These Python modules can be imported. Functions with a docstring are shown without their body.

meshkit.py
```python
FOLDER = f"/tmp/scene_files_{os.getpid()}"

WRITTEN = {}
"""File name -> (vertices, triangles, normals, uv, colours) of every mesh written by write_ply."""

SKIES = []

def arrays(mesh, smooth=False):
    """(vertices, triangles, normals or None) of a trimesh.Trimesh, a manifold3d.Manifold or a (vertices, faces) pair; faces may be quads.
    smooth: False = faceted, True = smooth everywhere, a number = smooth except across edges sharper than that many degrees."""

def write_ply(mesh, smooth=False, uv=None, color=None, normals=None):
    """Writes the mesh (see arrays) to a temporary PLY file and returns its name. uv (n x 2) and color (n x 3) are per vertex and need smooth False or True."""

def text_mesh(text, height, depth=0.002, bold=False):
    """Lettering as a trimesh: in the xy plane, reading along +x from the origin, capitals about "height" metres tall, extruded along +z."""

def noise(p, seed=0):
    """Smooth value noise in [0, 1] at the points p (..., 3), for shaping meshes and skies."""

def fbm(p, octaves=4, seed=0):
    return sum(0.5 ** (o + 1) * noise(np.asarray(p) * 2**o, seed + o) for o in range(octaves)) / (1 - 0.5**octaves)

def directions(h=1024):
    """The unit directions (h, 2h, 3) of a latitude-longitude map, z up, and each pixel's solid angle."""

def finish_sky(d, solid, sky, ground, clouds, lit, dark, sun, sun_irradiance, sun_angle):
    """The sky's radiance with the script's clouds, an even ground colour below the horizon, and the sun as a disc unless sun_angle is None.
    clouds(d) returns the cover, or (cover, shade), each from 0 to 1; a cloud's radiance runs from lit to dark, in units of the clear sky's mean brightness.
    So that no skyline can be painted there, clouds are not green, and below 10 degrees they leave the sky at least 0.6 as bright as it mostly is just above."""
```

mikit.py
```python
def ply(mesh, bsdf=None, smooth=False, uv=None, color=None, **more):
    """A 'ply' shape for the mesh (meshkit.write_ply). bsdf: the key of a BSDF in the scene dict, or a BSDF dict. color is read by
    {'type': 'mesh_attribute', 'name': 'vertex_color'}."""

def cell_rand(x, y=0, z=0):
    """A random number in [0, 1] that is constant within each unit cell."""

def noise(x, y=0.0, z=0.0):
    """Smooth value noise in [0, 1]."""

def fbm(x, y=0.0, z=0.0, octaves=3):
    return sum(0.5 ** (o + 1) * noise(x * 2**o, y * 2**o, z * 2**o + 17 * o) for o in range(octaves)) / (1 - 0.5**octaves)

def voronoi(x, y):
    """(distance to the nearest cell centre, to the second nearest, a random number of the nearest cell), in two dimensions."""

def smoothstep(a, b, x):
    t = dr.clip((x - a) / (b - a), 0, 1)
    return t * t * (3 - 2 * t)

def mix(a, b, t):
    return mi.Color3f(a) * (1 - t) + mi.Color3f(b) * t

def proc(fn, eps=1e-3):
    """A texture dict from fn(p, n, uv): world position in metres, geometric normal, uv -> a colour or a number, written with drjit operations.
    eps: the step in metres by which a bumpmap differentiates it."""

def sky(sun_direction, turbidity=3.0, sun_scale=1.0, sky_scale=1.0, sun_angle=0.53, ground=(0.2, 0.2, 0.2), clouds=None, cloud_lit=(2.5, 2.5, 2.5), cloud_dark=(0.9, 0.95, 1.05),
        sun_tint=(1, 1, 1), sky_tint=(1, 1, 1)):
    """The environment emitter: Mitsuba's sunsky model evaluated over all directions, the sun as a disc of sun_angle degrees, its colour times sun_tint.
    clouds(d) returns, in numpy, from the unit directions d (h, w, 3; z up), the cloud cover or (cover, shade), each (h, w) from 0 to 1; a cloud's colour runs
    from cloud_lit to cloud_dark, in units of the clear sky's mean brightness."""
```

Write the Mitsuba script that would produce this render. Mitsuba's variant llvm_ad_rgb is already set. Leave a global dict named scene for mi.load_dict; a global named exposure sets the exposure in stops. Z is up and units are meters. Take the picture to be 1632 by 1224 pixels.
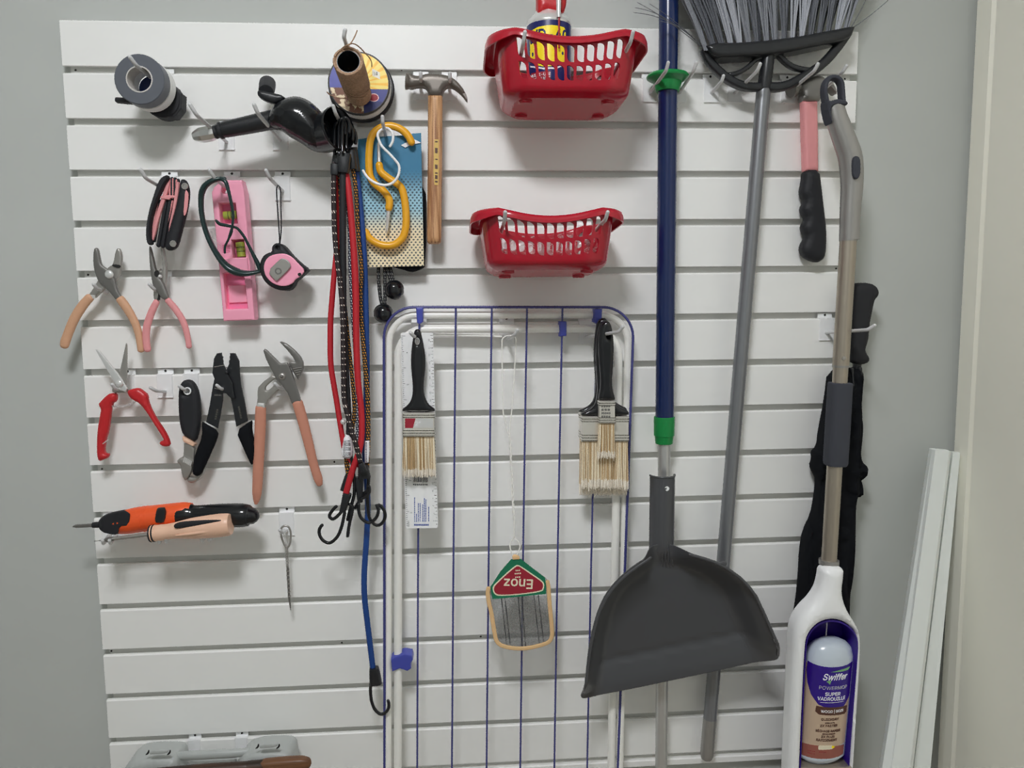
import math, random
import numpy as np, trimesh, shapely, mitsuba as mi, mikit, meshkit
from shapely.geometry import Polygon, box as sbox
from shapely import affinity
from scipy.spatial import Delaunay
from scipy.interpolate import Akima1DInterpolator
from mikit import mix, noise, fbm, smoothstep, cell_rand
import drjit as dr

random.seed(7); RNG = np.random.default_rng(7)
T = mi.ScalarTransform4f
scene, labels = {'type': 'scene'}, {}
Z0, PITCH, FACE, PW = 1.75, .0762, .0656, 1.2322      # top of the slat panel, slat pitch, slat height, panel width

# ---------------------------------------------------------------- camera, light, exposure
F, YAW, PIT, ROLL = 1226.0, .0686, -.1064, -.0099
CAM = np.array([.5857, -1.2413, Z0 - .4247])
def _frame():
    cy, sy, cp, sp, cr, sr = math.cos(YAW), math.sin(YAW), math.cos(PIT), math.sin(PIT), math.cos(ROLL), math.sin(ROLL)
    f = np.array([sy*cp, cy*cp, sp]); r = np.array([cy, -sy, 0.0]); u = np.cross(r, f)
    return cr*r + sr*u, -sr*r + cr*u, f
RT, UP, FW = _frame()
scene['camera'] = {'type': 'perspective', 'fov': 2*math.degrees(math.atan(816/F)), 'fov_axis': 'x', 'near_clip': .02, 'far_clip': 50.0,
                   'to_world': T().look_at(origin=CAM.tolist(), target=(CAM + FW).tolist(), up=UP.tolist())}
exposure = 0.0
LIGHT_POS, LIGHT_R, LIGHT_E = (.40, -1.32, 2.36), .17, (73.5, 74.5, 76.5)

# ---------------------------------------------------------------- measuring: a pixel of the photograph at a distance d in front of the slats
def P(px, py, d=0.0):
    v = FW*F + RT*(px - 816) - UP*(py - 612)
    return CAM + v*((-d - CAM[1])/v[1])
def S(d): return (-CAM[1] - d)/F*1.01                   # metres per pixel at distance d
def cr(x0, y0, s, pts): return [(x0 + p[0]/s, y0 + p[1]/s, *p[2:]) for p in pts]
def slat_of(z): return int(math.floor((Z0 - z)/PITCH))

# ---------------------------------------------------------------- scene bookkeeping
_n = {}
def numbered(k):
    i = _n.get(k, -1) + 1; _n[k] = i
    return k if i == 0 else f'{k}_{i:03d}'
def thing(name, label, cat, group=None):
    k = numbered(name); labels[k] = {'label': label, 'category': cat}
    if group: labels[k]['group'] = group
    return k
def part(parent, name, mesh, m, smooth=35, label=None, stuff=False, **kw):
    k = numbered(f'{parent}__{name}')
    scene[k] = mikit.ply(mesh, m, smooth, **kw)
    if label: labels.setdefault(k, {})['label'] = label
    if stuff: labels.setdefault(k, {})['kind'] = 'stuff'
    return k
def solo(name, mesh, m, label, cat, smooth=35, group=None, **kw):
    k = thing(name, label, cat, group); scene[k] = mikit.ply(mesh, m, smooth, **kw); return k
def struct(name, mesh, m, label, smooth=False):
    scene[name] = mikit.ply(mesh, m, smooth); labels[name] = {'label': label, 'kind': 'structure', 'category': name.split('_')[0]}
    return name

# ---------------------------------------------------------------- materials
def lin(c): return [((v/255 + .055)/1.055)**2.4 if v > 10 else v/255/12.92 for v in c]
def mat(key, c, rough=.5, metal=0.0, spec=.5, **kw):
    col = c if isinstance(c, dict) else {'type': 'rgb', 'value': lin(c)}
    scene[key] = {'type': 'twosided', 'bsdf': {'type': 'principled', 'base_color': col, 'roughness': rough, 'metallic': metal, 'specular': spec, **kw}}
    return key
def rgb(c): return mi.Color3f(*lin(c))

# ---------------------------------------------------------------- mesh tools
cat = trimesh.util.concatenate
def TM(v, f): return trimesh.Trimesh(np.asarray(v, float), np.asarray(f, int), process=False)
def chaikin(pts, n):
    p = np.asarray(pts, float)
    for _ in range(n):
        q = np.roll(p, -1, 0); p = np.stack([.75*p + .25*q, .25*p + .75*q], 1).reshape(-1, 2)
    return p
def xz(pts, d): return np.array([P(p[0], p[1], d)[[0, 2]] for p in pts])
def fill(poly, rings, step, inner=2.5):
    pts = []
    for o in [0.0, *rings]:
        g = poly.buffer(-o) if o else poly
        for q in getattr(g, 'geoms', [g]):
            if q.is_empty: continue
            for rg in [q.exterior, *q.interiors]:
                pts.append(np.array(rg.segmentize(step).coords)[:-1])
    core = poly.buffer(-(rings[-1] if rings else 0) - .6*step)
    if not core.is_empty:
        a, b, c, e = core.bounds; s = step*inner
        n1, n2 = int((c-a)/s) + 2, int((e-b)/s) + 2
        X, Y = np.meshgrid(np.linspace(a, c, n1), np.linspace(b, e, n2)); X = X + (np.arange(n2) % 2)[:, None]*s*.4
        ok = shapely.contains_xy(core, X.ravel(), Y.ravel()); pts.append(np.stack([X.ravel()[ok], Y.ravel()[ok]], 1))
    p = np.vstack(pts); p = p[np.unique(np.round(p, 7), axis=0, return_index=True)[1]]
    t = Delaunay(p).simplices
    cen = p[t].mean(1); t = t[shapely.contains_xy(poly.buffer(1e-7), cen[:, 0], cen[:, 1])]
    a, b, c = p[t[:, 0]], p[t[:, 1]], p[t[:, 2]]
    ar = (b-a)[:, 0]*(c-a)[:, 1] - (b-a)[:, 1]*(c-a)[:, 0]
    t[ar < 0] = t[ar < 0][:, ::-1]
    t = t[np.abs(ar) > 1e-13]
    return p, t
def shell(p, t, top, bot):
    """closed solid: surface with heights top over the triangulated plan p,t and bot under it; returns (p2, h, faces)"""
    n = len(p)
    e = np.vstack([t[:, [0, 1]], t[:, [1, 2]], t[:, [2, 0]]])
    key = {}
    for a, b in e: key[(a, b)] = 1
    bd = np.array([(a, b) for a, b in key if (b, a) not in key])
    w = np.vstack([np.stack([bd[:, 1], bd[:, 0], bd[:, 0]+n], 1), np.stack([bd[:, 1], bd[:, 0]+n, bd[:, 1]+n], 1)])
    return np.vstack([p, p]), np.concatenate([top, bot]), np.vstack([t, t[:, ::-1]+n, w])
def mkpoly(pts, holes=()):
    q = Polygon(pts, holes)
    q = q if q.is_valid else q.buffer(0)
    return max(q.geoms, key=lambda g: g.area) if hasattr(q, 'geoms') else q
def puffp(poly, d, t, b=None, step=None, top=None, bot=None, hs=None):
    """solid with rounded edges from a polygon in the x-z plane, centred at distance d, thickness t, edge rounding b"""
    b = .45*t if b is None else b
    a, c, e, g = poly.bounds; size = max(e-a, g-c)
    step = step or max(size/70, min(b, size/25)*.8, .0006)
    rings = ([b*.06, b*.2, b*.42, b*.7, b] if b > .012 else [b*.12, b*.45, b] if b > .004 else [b*.35, b]) if b > 0 else []
    p, tr = fill(poly, rings, step)
    dist = np.minimum(shapely.distance(shapely.points(p), poly.boundary), b)
    h = t/2 - b + np.sqrt(np.maximum(b*b - (b - dist)**2, 0)) if b > 0 else np.full(len(p), t/2)
    if hs: h = h*hs(p)
    tp = h + (top(p) if top else 0); bt = -h + (bot(p) if bot else 0)
    v, hh, f = shell(p, tr, tp, bt)
    return TM(np.stack([v[:, 0], -(d + hh), v[:, 1]], 1), f)
def puff(pts, d, t, b=None, rnd=1, holes=(), step=None, top=None, bot=None, hr=1, hs=None):
    o = chaikin(xz(pts, d), rnd) if rnd else xz(pts, d)
    return puffp(mkpoly(o, [chaikin(xz(h, d), hr) for h in holes]), d, t, b, step, top, bot, hs)
def circ(px, py, r, n=20, ry=None, a=0):
    return [(px + r*math.cos(x), py + (ry or r)*math.sin(x)) for x in np.linspace(0, 2*math.pi, n, endpoint=False)]
def spl(rows, n):
    r = np.asarray(rows, float)
    if len(r) < 3: return np.array([r[0] + (r[1]-r[0])*t for t in np.linspace(0, 1, n)])
    s = np.concatenate([[0], np.cumsum(np.linalg.norm(np.diff(r[:, :3], axis=0), axis=1) + 1e-9)])
    return Akima1DInterpolator(s, r)(np.linspace(0, s[-1], n))
def sweep(path, ru, rv=None, sides=10, cap='round', ref=(0, 1, 0), power=2.0, closed=False):
    p = np.asarray(path, float); n = len(p)
    ru = np.broadcast_to(np.asarray(ru, float), (n,)).copy(); rv = ru.copy() if rv is None else np.broadcast_to(np.asarray(rv, float), (n,)).copy()
    if cap == 'round' and not closed:
        t0 = (p[0]-p[1])/np.linalg.norm(p[0]-p[1]); t1 = (p[-1]-p[-2])/np.linalg.norm(p[-1]-p[-2])
        k = [.98, .8, .45]
        m0, m1 = min(ru[0], rv[0]), min(ru[-1], rv[-1])
        A = [p[0] + t0*m0*s for s in k]; B = [p[-1] + t1*m1*s for s in k[::-1]]
        w = [math.sqrt(1-s*s) for s in k]
        p = np.vstack([A, p, B])
        ru = np.concatenate([[ru[0]*x for x in w], ru, [ru[-1]*x for x in w[::-1]]]); rv = np.concatenate([[rv[0]*x for x in w], rv, [rv[-1]*x for x in w[::-1]]])
        n = len(p)
    t = np.gradient(p, axis=0) if not closed else np.roll(p, -1, 0) - np.roll(p, 1, 0)
    t /= np.linalg.norm(t, axis=1, keepdims=True) + 1e-15
    v = np.array(ref, float); v = v - (v@t[0])*t[0]
    if np.linalg.norm(v) < .2: v = np.array([0, 0, 1.0]); v = v - (v@t[0])*t[0]
    V = []
    for i in range(n):
        v = v - (v@t[i])*t[i]; v = v/np.linalg.norm(v); V.append(v)
    V = np.array(V); U = np.cross(t, V)
    a = np.arange(sides)*2*np.pi/sides
    c, s = np.cos(a), np.sin(a)
    if power != 2: c, s = np.sign(c)*np.abs(c)**(2/power), np.sign(s)*np.abs(s)**(2/power)
    vv = (p[:, None] + ru[:, None, None]*c[None, :, None]*U[:, None] + rv[:, None, None]*s[None, :, None]*V[:, None]).reshape(-1, 3)
    m = n if closed else n-1
    i, j = np.meshgrid(np.arange(m), np.arange(sides), indexing='ij'); i2 = (i+1) % n; j2 = (j+1) % sides
    q = np.stack([i*sides+j, i*sides+j2, i2*sides+j2, i2*sides+j], -1).reshape(-1, 4)
    f = np.vstack([q[:, [0, 1, 2]], q[:, [0, 2, 3]]])
    if not closed:
        vv = np.vstack([vv, p[:1], p[-1:]]); k = np.arange(sides)
        f = np.vstack([f, np.stack([(k+1) % sides, k, k*0 + len(vv)-2], 1), np.stack([(n-1)*sides+k, (n-1)*sides+(k+1) % sides, k*0 + len(vv)-1], 1)])
    return TM(vv, f)
def rod(rows, n=40, sides=10, flat=1.0, cap='round', power=2.0, ref=(0, 1, 0)):
    """rows of (px, py, d, radius in px): a rod through them; flat = depth radius / width radius"""
    q = spl([(*P(r[0], r[1], r[2]), r[3]*S(r[2])) for r in rows], n)
    return sweep(q[:, :3], q[:, 3], q[:, 3]*flat, sides, cap, ref, power)
def line(p0, p1, r, sides=8, cap='flat', n=2, **kw):
    return sweep([np.asarray(p0) + (np.asarray(p1)-np.asarray(p0))*t for t in np.linspace(0, 1, n)], r, None, sides, cap, **kw)
def lathe(p0, p1, prof, sides=28):
    """prof: (distance from p0 towards p1 in metres, radius)"""
    p0, p1 = np.asarray(p0, float), np.asarray(p1, float); ax = (p1-p0)/np.linalg.norm(p1-p0)
    a = np.cross(ax, [0, 0, 1.0] if abs(ax[2]) < .9 else [0, 1.0, 0]); a /= np.linalg.norm(a); b = np.cross(ax, a)
    an = np.arange(sides)*2*np.pi/sides; pr = np.asarray(prof, float); n = len(pr)
    v = (p0 + pr[:, :1]*ax)[:, None] + np.maximum(pr[:, 1], 1e-6)[:, None, None]*(np.cos(an)[None, :, None]*a + np.sin(an)[None, :, None]*b)
    i, j = np.meshgrid(np.arange(n-1), np.arange(sides), indexing='ij')
    q = np.stack([i*sides+j, i*sides+(j+1) % sides, (i+1)*sides+(j+1) % sides, (i+1)*sides+j], -1).reshape(-1, 4)
    return TM(v.reshape(-1, 3), np.vstack([q[:, [0, 1, 2]], q[:, [0, 2, 3]]]))
def bx(lo, hi, b=0.0):
    lo, hi = np.minimum(lo, hi).astype(float), np.maximum(lo, hi).astype(float)
    if b <= 0:
        m = trimesh.creation.box(hi-lo); m.apply_translation((lo+hi)/2); return m
    b = min(b, .45*(hi-lo).min()); c, h = (lo+hi)/2, (hi-lo)/2; q = []
    for sx in (-1, 1):
        for sy in (-1, 1):
            for sz in (-1, 1):
                s = np.array([sx, sy, sz])
                for k in range(3):
                    o = h - b; o[k] = h[k]; q.append(c + s*o)
    return trimesh.convex.convex_hull(np.array(q))
def ball(c, r, n=2): m = trimesh.creation.icosphere(n, r); m.apply_translation(c); return m
def hull(pts): return trimesh.convex.convex_hull(np.asarray(pts))
def flat_text(s, px, py, d, h, rot=0.0, bold=False, depth=.0003, mirror=False):
    m = meshkit.text_mesh(s, h, depth, bold); v = np.array(m.vertices)
    c = (v.min(0)+v.max(0))/2; v[:, :2] -= c[:2]
    a = math.radians(rot); q = P(px, py, d)
    w = np.stack([q[0] + v[:, 0]*math.cos(a) - v[:, 1]*math.sin(a), q[1] - v[:, 2], q[2] + v[:, 0]*math.sin(a) + v[:, 1]*math.cos(a)], 1)
    return TM(w, m.faces)
def dashes(px, py, d, w, h, n, rot=0.0):
    """a line of worn print too small to read: n short strokes over w x h pixels"""
    a, out = math.radians(rot), []
    for i in range(n):
        x0, x1 = -w/2 + w*i/n, -w/2 + w*(i+.72)/n
        out.append(puff([(px + x*math.cos(a) - y*math.sin(a), py + x*math.sin(a) + y*math.cos(a)) for x, y in ((x0, -h/2), (x1, -h/2), (x1, h/2), (x0, h/2))], d, .0004, 0, 0))
    return cat(out)
def wrap_poly(poly, C, R, t=.0004, step=.004, tilt=None):
    """polygon (u along the surface, v up) as a thin patch on an upright cylinder of radius R about C"""
    p, tr = fill(poly, [], step)
    v, h, f = shell(p, tr, np.full(len(p), t), np.full(len(p), -.0002))
    return TM(wrap(v[:, 0], v[:, 1], h, C, R), f)
def wrap(u, v, h, C, R):
    a = u/R
    return np.stack([C[0] + (R+h)*np.sin(a), C[1] - (R+h)*np.cos(a), C[2] + v], 1)
def wrap_text(s, u, v, hgt, C, R, bold=True, stretch=1.0, t=.0008):
    m = meshkit.text_mesh(s, hgt, t, bold); q = np.array(m.vertices); q[:, :2] -= ((q.min(0)+q.max(0))/2)[:2]
    return TM(wrap(u + q[:, 0]*stretch, v + q[:, 1], q[:, 2], C, R), m.faces)
# ---------------------------------------------------------------- materials of the place
mat('white_slat', (238, 238, 236), .42, spec=.35)
mat('slat_back', (214, 214, 211), .5)
mat('wall_paint', {**mikit.proc(lambda p, n, uv: rgb((187, 190, 187))*(.97 + .06*fbm(p.x*9, p.y*9, p.z*9)))}, .7, spec=.25)
mat('ceiling_paint', (236, 236, 232), .8)
mat('floor_tile', (150, 140, 128), .5)
mat('trim_paint', (236, 234, 222), .42, spec=.4)
mat('board_paint', (226, 230, 227), .38, spec=.4)
mat('hook_white', (236, 237, 238), .3, spec=.5)
mat('hook_rod', (196, 197, 198), .3, spec=.6)
mat('dark_hole', (28, 28, 28), .8)
mat('screw_steel', (120, 118, 112), .35, 1.0)
mat('black_plastic', (25, 27, 31), .33, spec=.55)
mat('black_gloss', (15, 17, 21), .14, spec=.6)
mat('black_rubber', (33, 34, 38), .6, spec=.35)
mat('black_cloth', (17, 19, 23), .85, spec=.15)
mat('steel', (168, 165, 160), .36, .7)
mat('dark_steel', (128, 126, 123), .38, .7)
mat('bright_steel', (230, 230, 229), .22, .55)
mat('chrome', (226, 226, 226), .14, 1.0)
mat('hammer_head', (112, 106, 100), .42, .55)
mat('red_plastic', (166, 20, 40), .2, spec=.55)
mat('red_handle', (188, 34, 40), .35, spec=.5)
mat('red_cord', (180, 28, 40), .6)
mat('pink', (242, 160, 185), .4)
mat('pink_dull', (222, 148, 150), .55)
mat('pink_deep', (226, 120, 160), .45)
mat('orange_grip', (204, 158, 126), .6)
mat('terracotta_grip', (196, 134, 112), .62)
mat('orange_plastic', (232, 88, 38), .38)
mat('yellow_vinyl', (232, 168, 36), .3, spec=.55)
mat('tan_plastic', (228, 186, 160), .38)
mat('navy', (12, 32, 78), .2, spec=.6)
mat('blue_cord', (18, 62, 130), .55)
mat('blue_wire', (66, 68, 126), .3)
mat('blue_clip', (66, 74, 165), .35)
mat('green_plastic', (14, 128, 62), .35)
mat('grey_plastic', (71, 72, 75), .25, spec=.5)
mat('pole_grey', (136, 138, 142), .32, .6)
mat('silver_pole', (205, 205, 204), .3, .7)
mat('champagne', (176, 166, 152), .33, .75)
mat('mop_silver', (160, 158, 155), .32, .6)
mat('foam', (66, 68, 75), .9, spec=.2)
mat('enamel', (238, 237, 232), .25, spec=.5)
mat('white_plastic', (238, 239, 240), .28)
mat('violet', (46, 18, 128), .35)
mat('case_grey', (170, 174, 172), .45)
mat('tape_grey', (84, 88, 96), .45)
mat('tape_core', (188, 184, 180), .5)
mat('tape_white', (214, 214, 212), .4)
mat('print_blue', (70, 86, 150), .6)
mat('print_dark', (70, 70, 76), .6)
mat('print_white', (236, 236, 240), .5)
mat('print_red', (150, 30, 48), .5)
mat('print_brown', (84, 52, 40), .5)
mat('print_yellow', (250, 226, 30), .35)
mat('can_navy', (30, 34, 96), .3)
mat('vial', (150, 160, 62), .12, spec=.7)
mat('cream', (226, 216, 190), .6)
mat('green_print', (16, 110, 78), .6)
mat('net_grey', (105, 105, 105), .6)
mat('binding', (222, 184, 134), .7)
def wood(a, b, fx, fz):
    return mikit.proc(lambda p, n, uv: mix(lin(a), lin(b), smoothstep(.35, .7, fbm(p.x*fx + 2*noise(p.z*6, p.x*20), p.y*fx*.6, p.z*fz, 4))))
mat('ash_wood', wood((205, 160, 116), (150, 102, 66), 420, 14), .45)
mat('dark_wood', wood((64, 42, 30), (38, 26, 20), 14, 300), .4)
mat('brown_wood', wood((110, 74, 48), (68, 42, 28), 20, 260), .4)
mat('twine', mikit.proc(lambda p, n, uv: mix(lin((190, 156, 128)), lin((136, 108, 86)), noise(p.x*900, p.y*900, p.z*900))), .8)
scene['clear_plastic'] = {'type': 'thindielectric', 'int_ior': 1.45}
scene['clear_bag'] = {'type': 'thindielectric', 'int_ior': 1.5}
mat('bottle_plastic', (196, 206, 216), .22, spec=.6)
mat('liquid_tan', (196, 172, 148), .3)

# ---------------------------------------------------------------- the room
XR = P(1567, 5, -.016)[0]; XL, YF = -1.25, -2.35; YB = .016; ZC = 2.42
struct('wall_back', bx((XL-.1, YB, 0), (XR+.1, YB+.1, ZC)), 'wall_paint', 'pale grey-green painted wall behind the slat panel')
struct('wall_left', bx((XL-.1, YF, 0), (XL, YB, ZC)), 'wall_paint', 'pale painted side wall on the left')
struct('wall_right', bx((XR, YF, 0), (XR+.1, YB, ZC)), 'wall_paint', 'pale painted side wall on the right')
struct('wall_front', bx((XL, YF-.1, 0), (XR, YF, ZC)), 'wall_paint', 'painted wall behind the camera')
struct('floor', bx((XL-.1, YF-.1, -.1), (XR+.1, YB+.1, 0)), 'floor_tile', 'floor of the room')
struct('ceiling', bx((XL-.1, YF-.1, ZC), (XR+.1, YB+.1, ZC+.1)), 'ceiling_paint', 'white ceiling')
# white door leaf and casing along the right wall
struct('door_1', cat([bx((XR-.034, -.86, .01), (XR-.001, -.062, 2.06), .003)]), 'trim_paint', 'white door standing along the right wall')
part('door_1', 'casing', cat([bx((XR-.020, .004, 0), (XR-.001, -.022, 2.12), .003), bx((XR-.030, -.018, 0), (XR-.001, -.058, 2.12), .010)]), 'trim_paint', 30)
for z0, z1 in ((.25, .95), (1.08, 1.9)):
    part('door_1', 'panel', bx((XR-.039, -.24, z0), (XR-.030, -.72, z1), .004), 'trim_paint', 30)

# ceiling lamp
lamp = thing('ceiling_lamp', 'round flush white ceiling lamp lighting the wall', 'lamp')
scene[lamp+'__diffuser'] = {**mikit.ply(lathe((LIGHT_POS[0], LIGHT_POS[1], LIGHT_POS[2]), (LIGHT_POS[0], LIGHT_POS[1], 0), [(-.02, LIGHT_R), (0, LIGHT_R), (.02, LIGHT_R*.93), (.035, LIGHT_R*.7), (.044, LIGHT_R*.35), (.046, 0)]), 'white_plastic', 40),
                            'emitter': {'type': 'area', 'radiance': {'type': 'rgb', 'value': list(LIGHT_E)}}}
part(lamp, 'base', lathe((LIGHT_POS[0], LIGHT_POS[1], ZC), (LIGHT_POS[0], LIGHT_POS[1], 0), [(0, 0), (0, LIGHT_R+.02), (.04, LIGHT_R+.02), (.045, 0)]), 'white_plastic')

# ---------------------------------------------------------------- slat panel
panel = thing('slat_panel', 'large white wall panel of horizontal slats that carries all the tools', 'slatwall panel')
part(panel, 'backing', bx((.006, .0122, Z0 - 16*PITCH - .009), (PW-.006, .0159, Z0 - .004)), 'slat_back', False)
prof = [(0, -FACE), (0, -.0022), (.0016, 0), (.0062, 0), (.0062, -.004), (.0125, -.005), (.0125, -FACE+.005), (.0062, -FACE+.004), (.0062, -FACE)]
def slat(z, h):
    q = [(a, max(b, -h)) if b > -FACE+.02 else (a, b+FACE-h) for a, b in prof] if h > .03 else [(0, -h), (0, -.002), (.0016, 0), (.0125, 0), (.0125, -h)]
    v = np.array([(x, a, z+b) for x in (0, PW) for a, b in q]); n = len(q)
    f = [(i, (i+1) % n, n+(i+1) % n) for i in range(n)] + [(i, n+(i+1) % n, n+i) for i in range(n)]
    t = trimesh.creation.triangulate_polygon(Polygon(q), engine='earcut')
    idx = {tuple(np.round(a, 9)): i for i, a in enumerate(np.asarray(q))}
    ff = [[idx[tuple(np.round(t[0][i], 9))] for i in tri] for tri in t[1]]
    m = TM(v, f + ff + [[n+i for i in tri[::-1]] for tri in ff]); trimesh.repair.fix_normals(m); return m
for k in range(16): part(panel, 'slat', slat(Z0 - k*PITCH, FACE), 'white_slat', False)
part(panel, 'bottom_lip', slat(Z0 - 16*PITCH, .011), 'white_slat', False)
for px, py in [(121, 112), (141, 438), (163, 747), (178, 1037), (533, 736), (545, 1024), (1332, 428), (1346, 126), (766, 1014), (640, 112)]:
    q = P(px, py, -.0122)
    part(panel, 'screw', cat([lathe(q + [0, .0005, 0], q - [0, .1, 0], [(0, 0), (0, .0042), (.0012, .0036), (.0014, 0)], 12)]), 'slat_back', 30, 'screw head in the groove')
    part(panel, 'screw_slot', lathe(q, q - [0, .1, 0], [(.0010, 0), (.0010, .0016), (.0012, .0016), (.0012, 0)], 8), 'dark_hole', 30)

# ---------------------------------------------------------------- hooks
def hook(label, base, elbow, de, tip, dt, r=.0027, w=.024, prongs=None, group=None):
    h = thing('slatwall_hook', label, 'hook', group)
    b = P(*base, .002); k = slat_of(b[2]); zt = Z0 - k*PITCH
    x0, x1 = b[0]-w/2, b[0]+w/2
    part(h, 'plate', cat([bx((x0, 0, zt+.0012), (x1, -.0022, zt-.036), .0008), bx((x0, -.0022, zt-.0352), (x1, -.0034, zt-.0362)), bx((x0, .0075, zt), (x1, -.002, zt+.0013)), bx((x0, .0052, zt), (x1, .0072, zt+.0088))]), 'hook_white', False)
    q = np.array([b[0], .0052, zt+.0056])
    part(h, 'screw_hole', lathe(q, q - [0, .1, 0], [(.0001, 0), (.0001, .0019), (.0006, .0018), (.0006, 0)], 10), 'dark_hole', False)
    for (e, t) in (prongs or [(elbow, tip)]):
        E_, T_ = P(*e, de), P(*t, dt); B = b if not prongs else P(base[0] + (e[0]-np.mean([x[0][0] for x in prongs]))*.95, base[1], .002)
        u1, u2 = (B-E_)/np.linalg.norm(B-E_), (T_-E_)/np.linalg.norm(T_-E_); s = min(.009, .45*np.linalg.norm(T_-E_))
        pth = [B] + [B + (E_+u1*s-B)*x for x in (.33, .66)] + [(1-x)**2*(E_+u1*s) + 2*x*(1-x)*E_ + x*x*(E_+u2*s) for x in np.linspace(0, 1, 6)] + [T_]
        part(h, 'prong', sweep(pth, r, None, 10), 'hook_rod', 50)
    return h
hook('white slatwall hook holding the grey tape roll', (263, 143), (217, 104), .113, (207, 91), .122)
hook('white hook under the chrome nose of the drain auger', (361, 226), (313, 183), .145, (303, 167), .152)
hook('white hook under the barrel of the drain auger', (447, 224), (411, 181), .145, (405, 167), .152)
hook('white hook holding the brown twine spool', (573, 140), (548, 59), .168, (550, 48), .172)
hook('white hook from which the bunch of bungee cords hangs', (556, 222), (535, 181), .118, (531, 169), .124)
hook('white hook holding the blue card of yellow screw hooks', (617, 226), (610, 196), .088, (609.5, 186), .091)
hook('white hook under the poll of the wooden claw hammer', (671, 145), (670.5, 124), .062, (670.4, 116.5), .064, w=.0235)
hook('white hook under the claw of the wooden claw hammer', (716.4, 145), (717, 125), .062, (717, 117), .064, w=.0235)
hook('left hook through the upper red basket', (818, 143), (834, 70), .188, (836.7, 51), .197)
hook('right hook through the upper red basket', (964, 142), (1004.7, 68), .188, (1009, 51), .197)
hook('white hook at the left of the navy pole', (1036, 148), (1061.5, 113), .09, (1065, 100), .096)
hook('white hook at the right of the navy pole', (1083, 148), (1105.5, 113), .09, (1110, 100), .096)
hook('short empty hook between the navy pole and the broom', (1134, 148), (1150, 130), .046, (1153, 121), .05)
hook('white hook at the left of the broom neck', (1172, 148), (1207, 113), .088, (1211.5, 102), .094)
hook('white hook at the right of the broom neck over the pink hammer', (1257, 147), (1298, 113), .092, (1303.5, 102), .098)
hook('white hook through the hanging ring of the spray mop', (1309, 147), (1343, 115), .092, (1349, 105), .098)
hook('white hook holding the folding hex key set', (269, 306), (232, 284), .09, (224.7, 271), .097)
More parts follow.
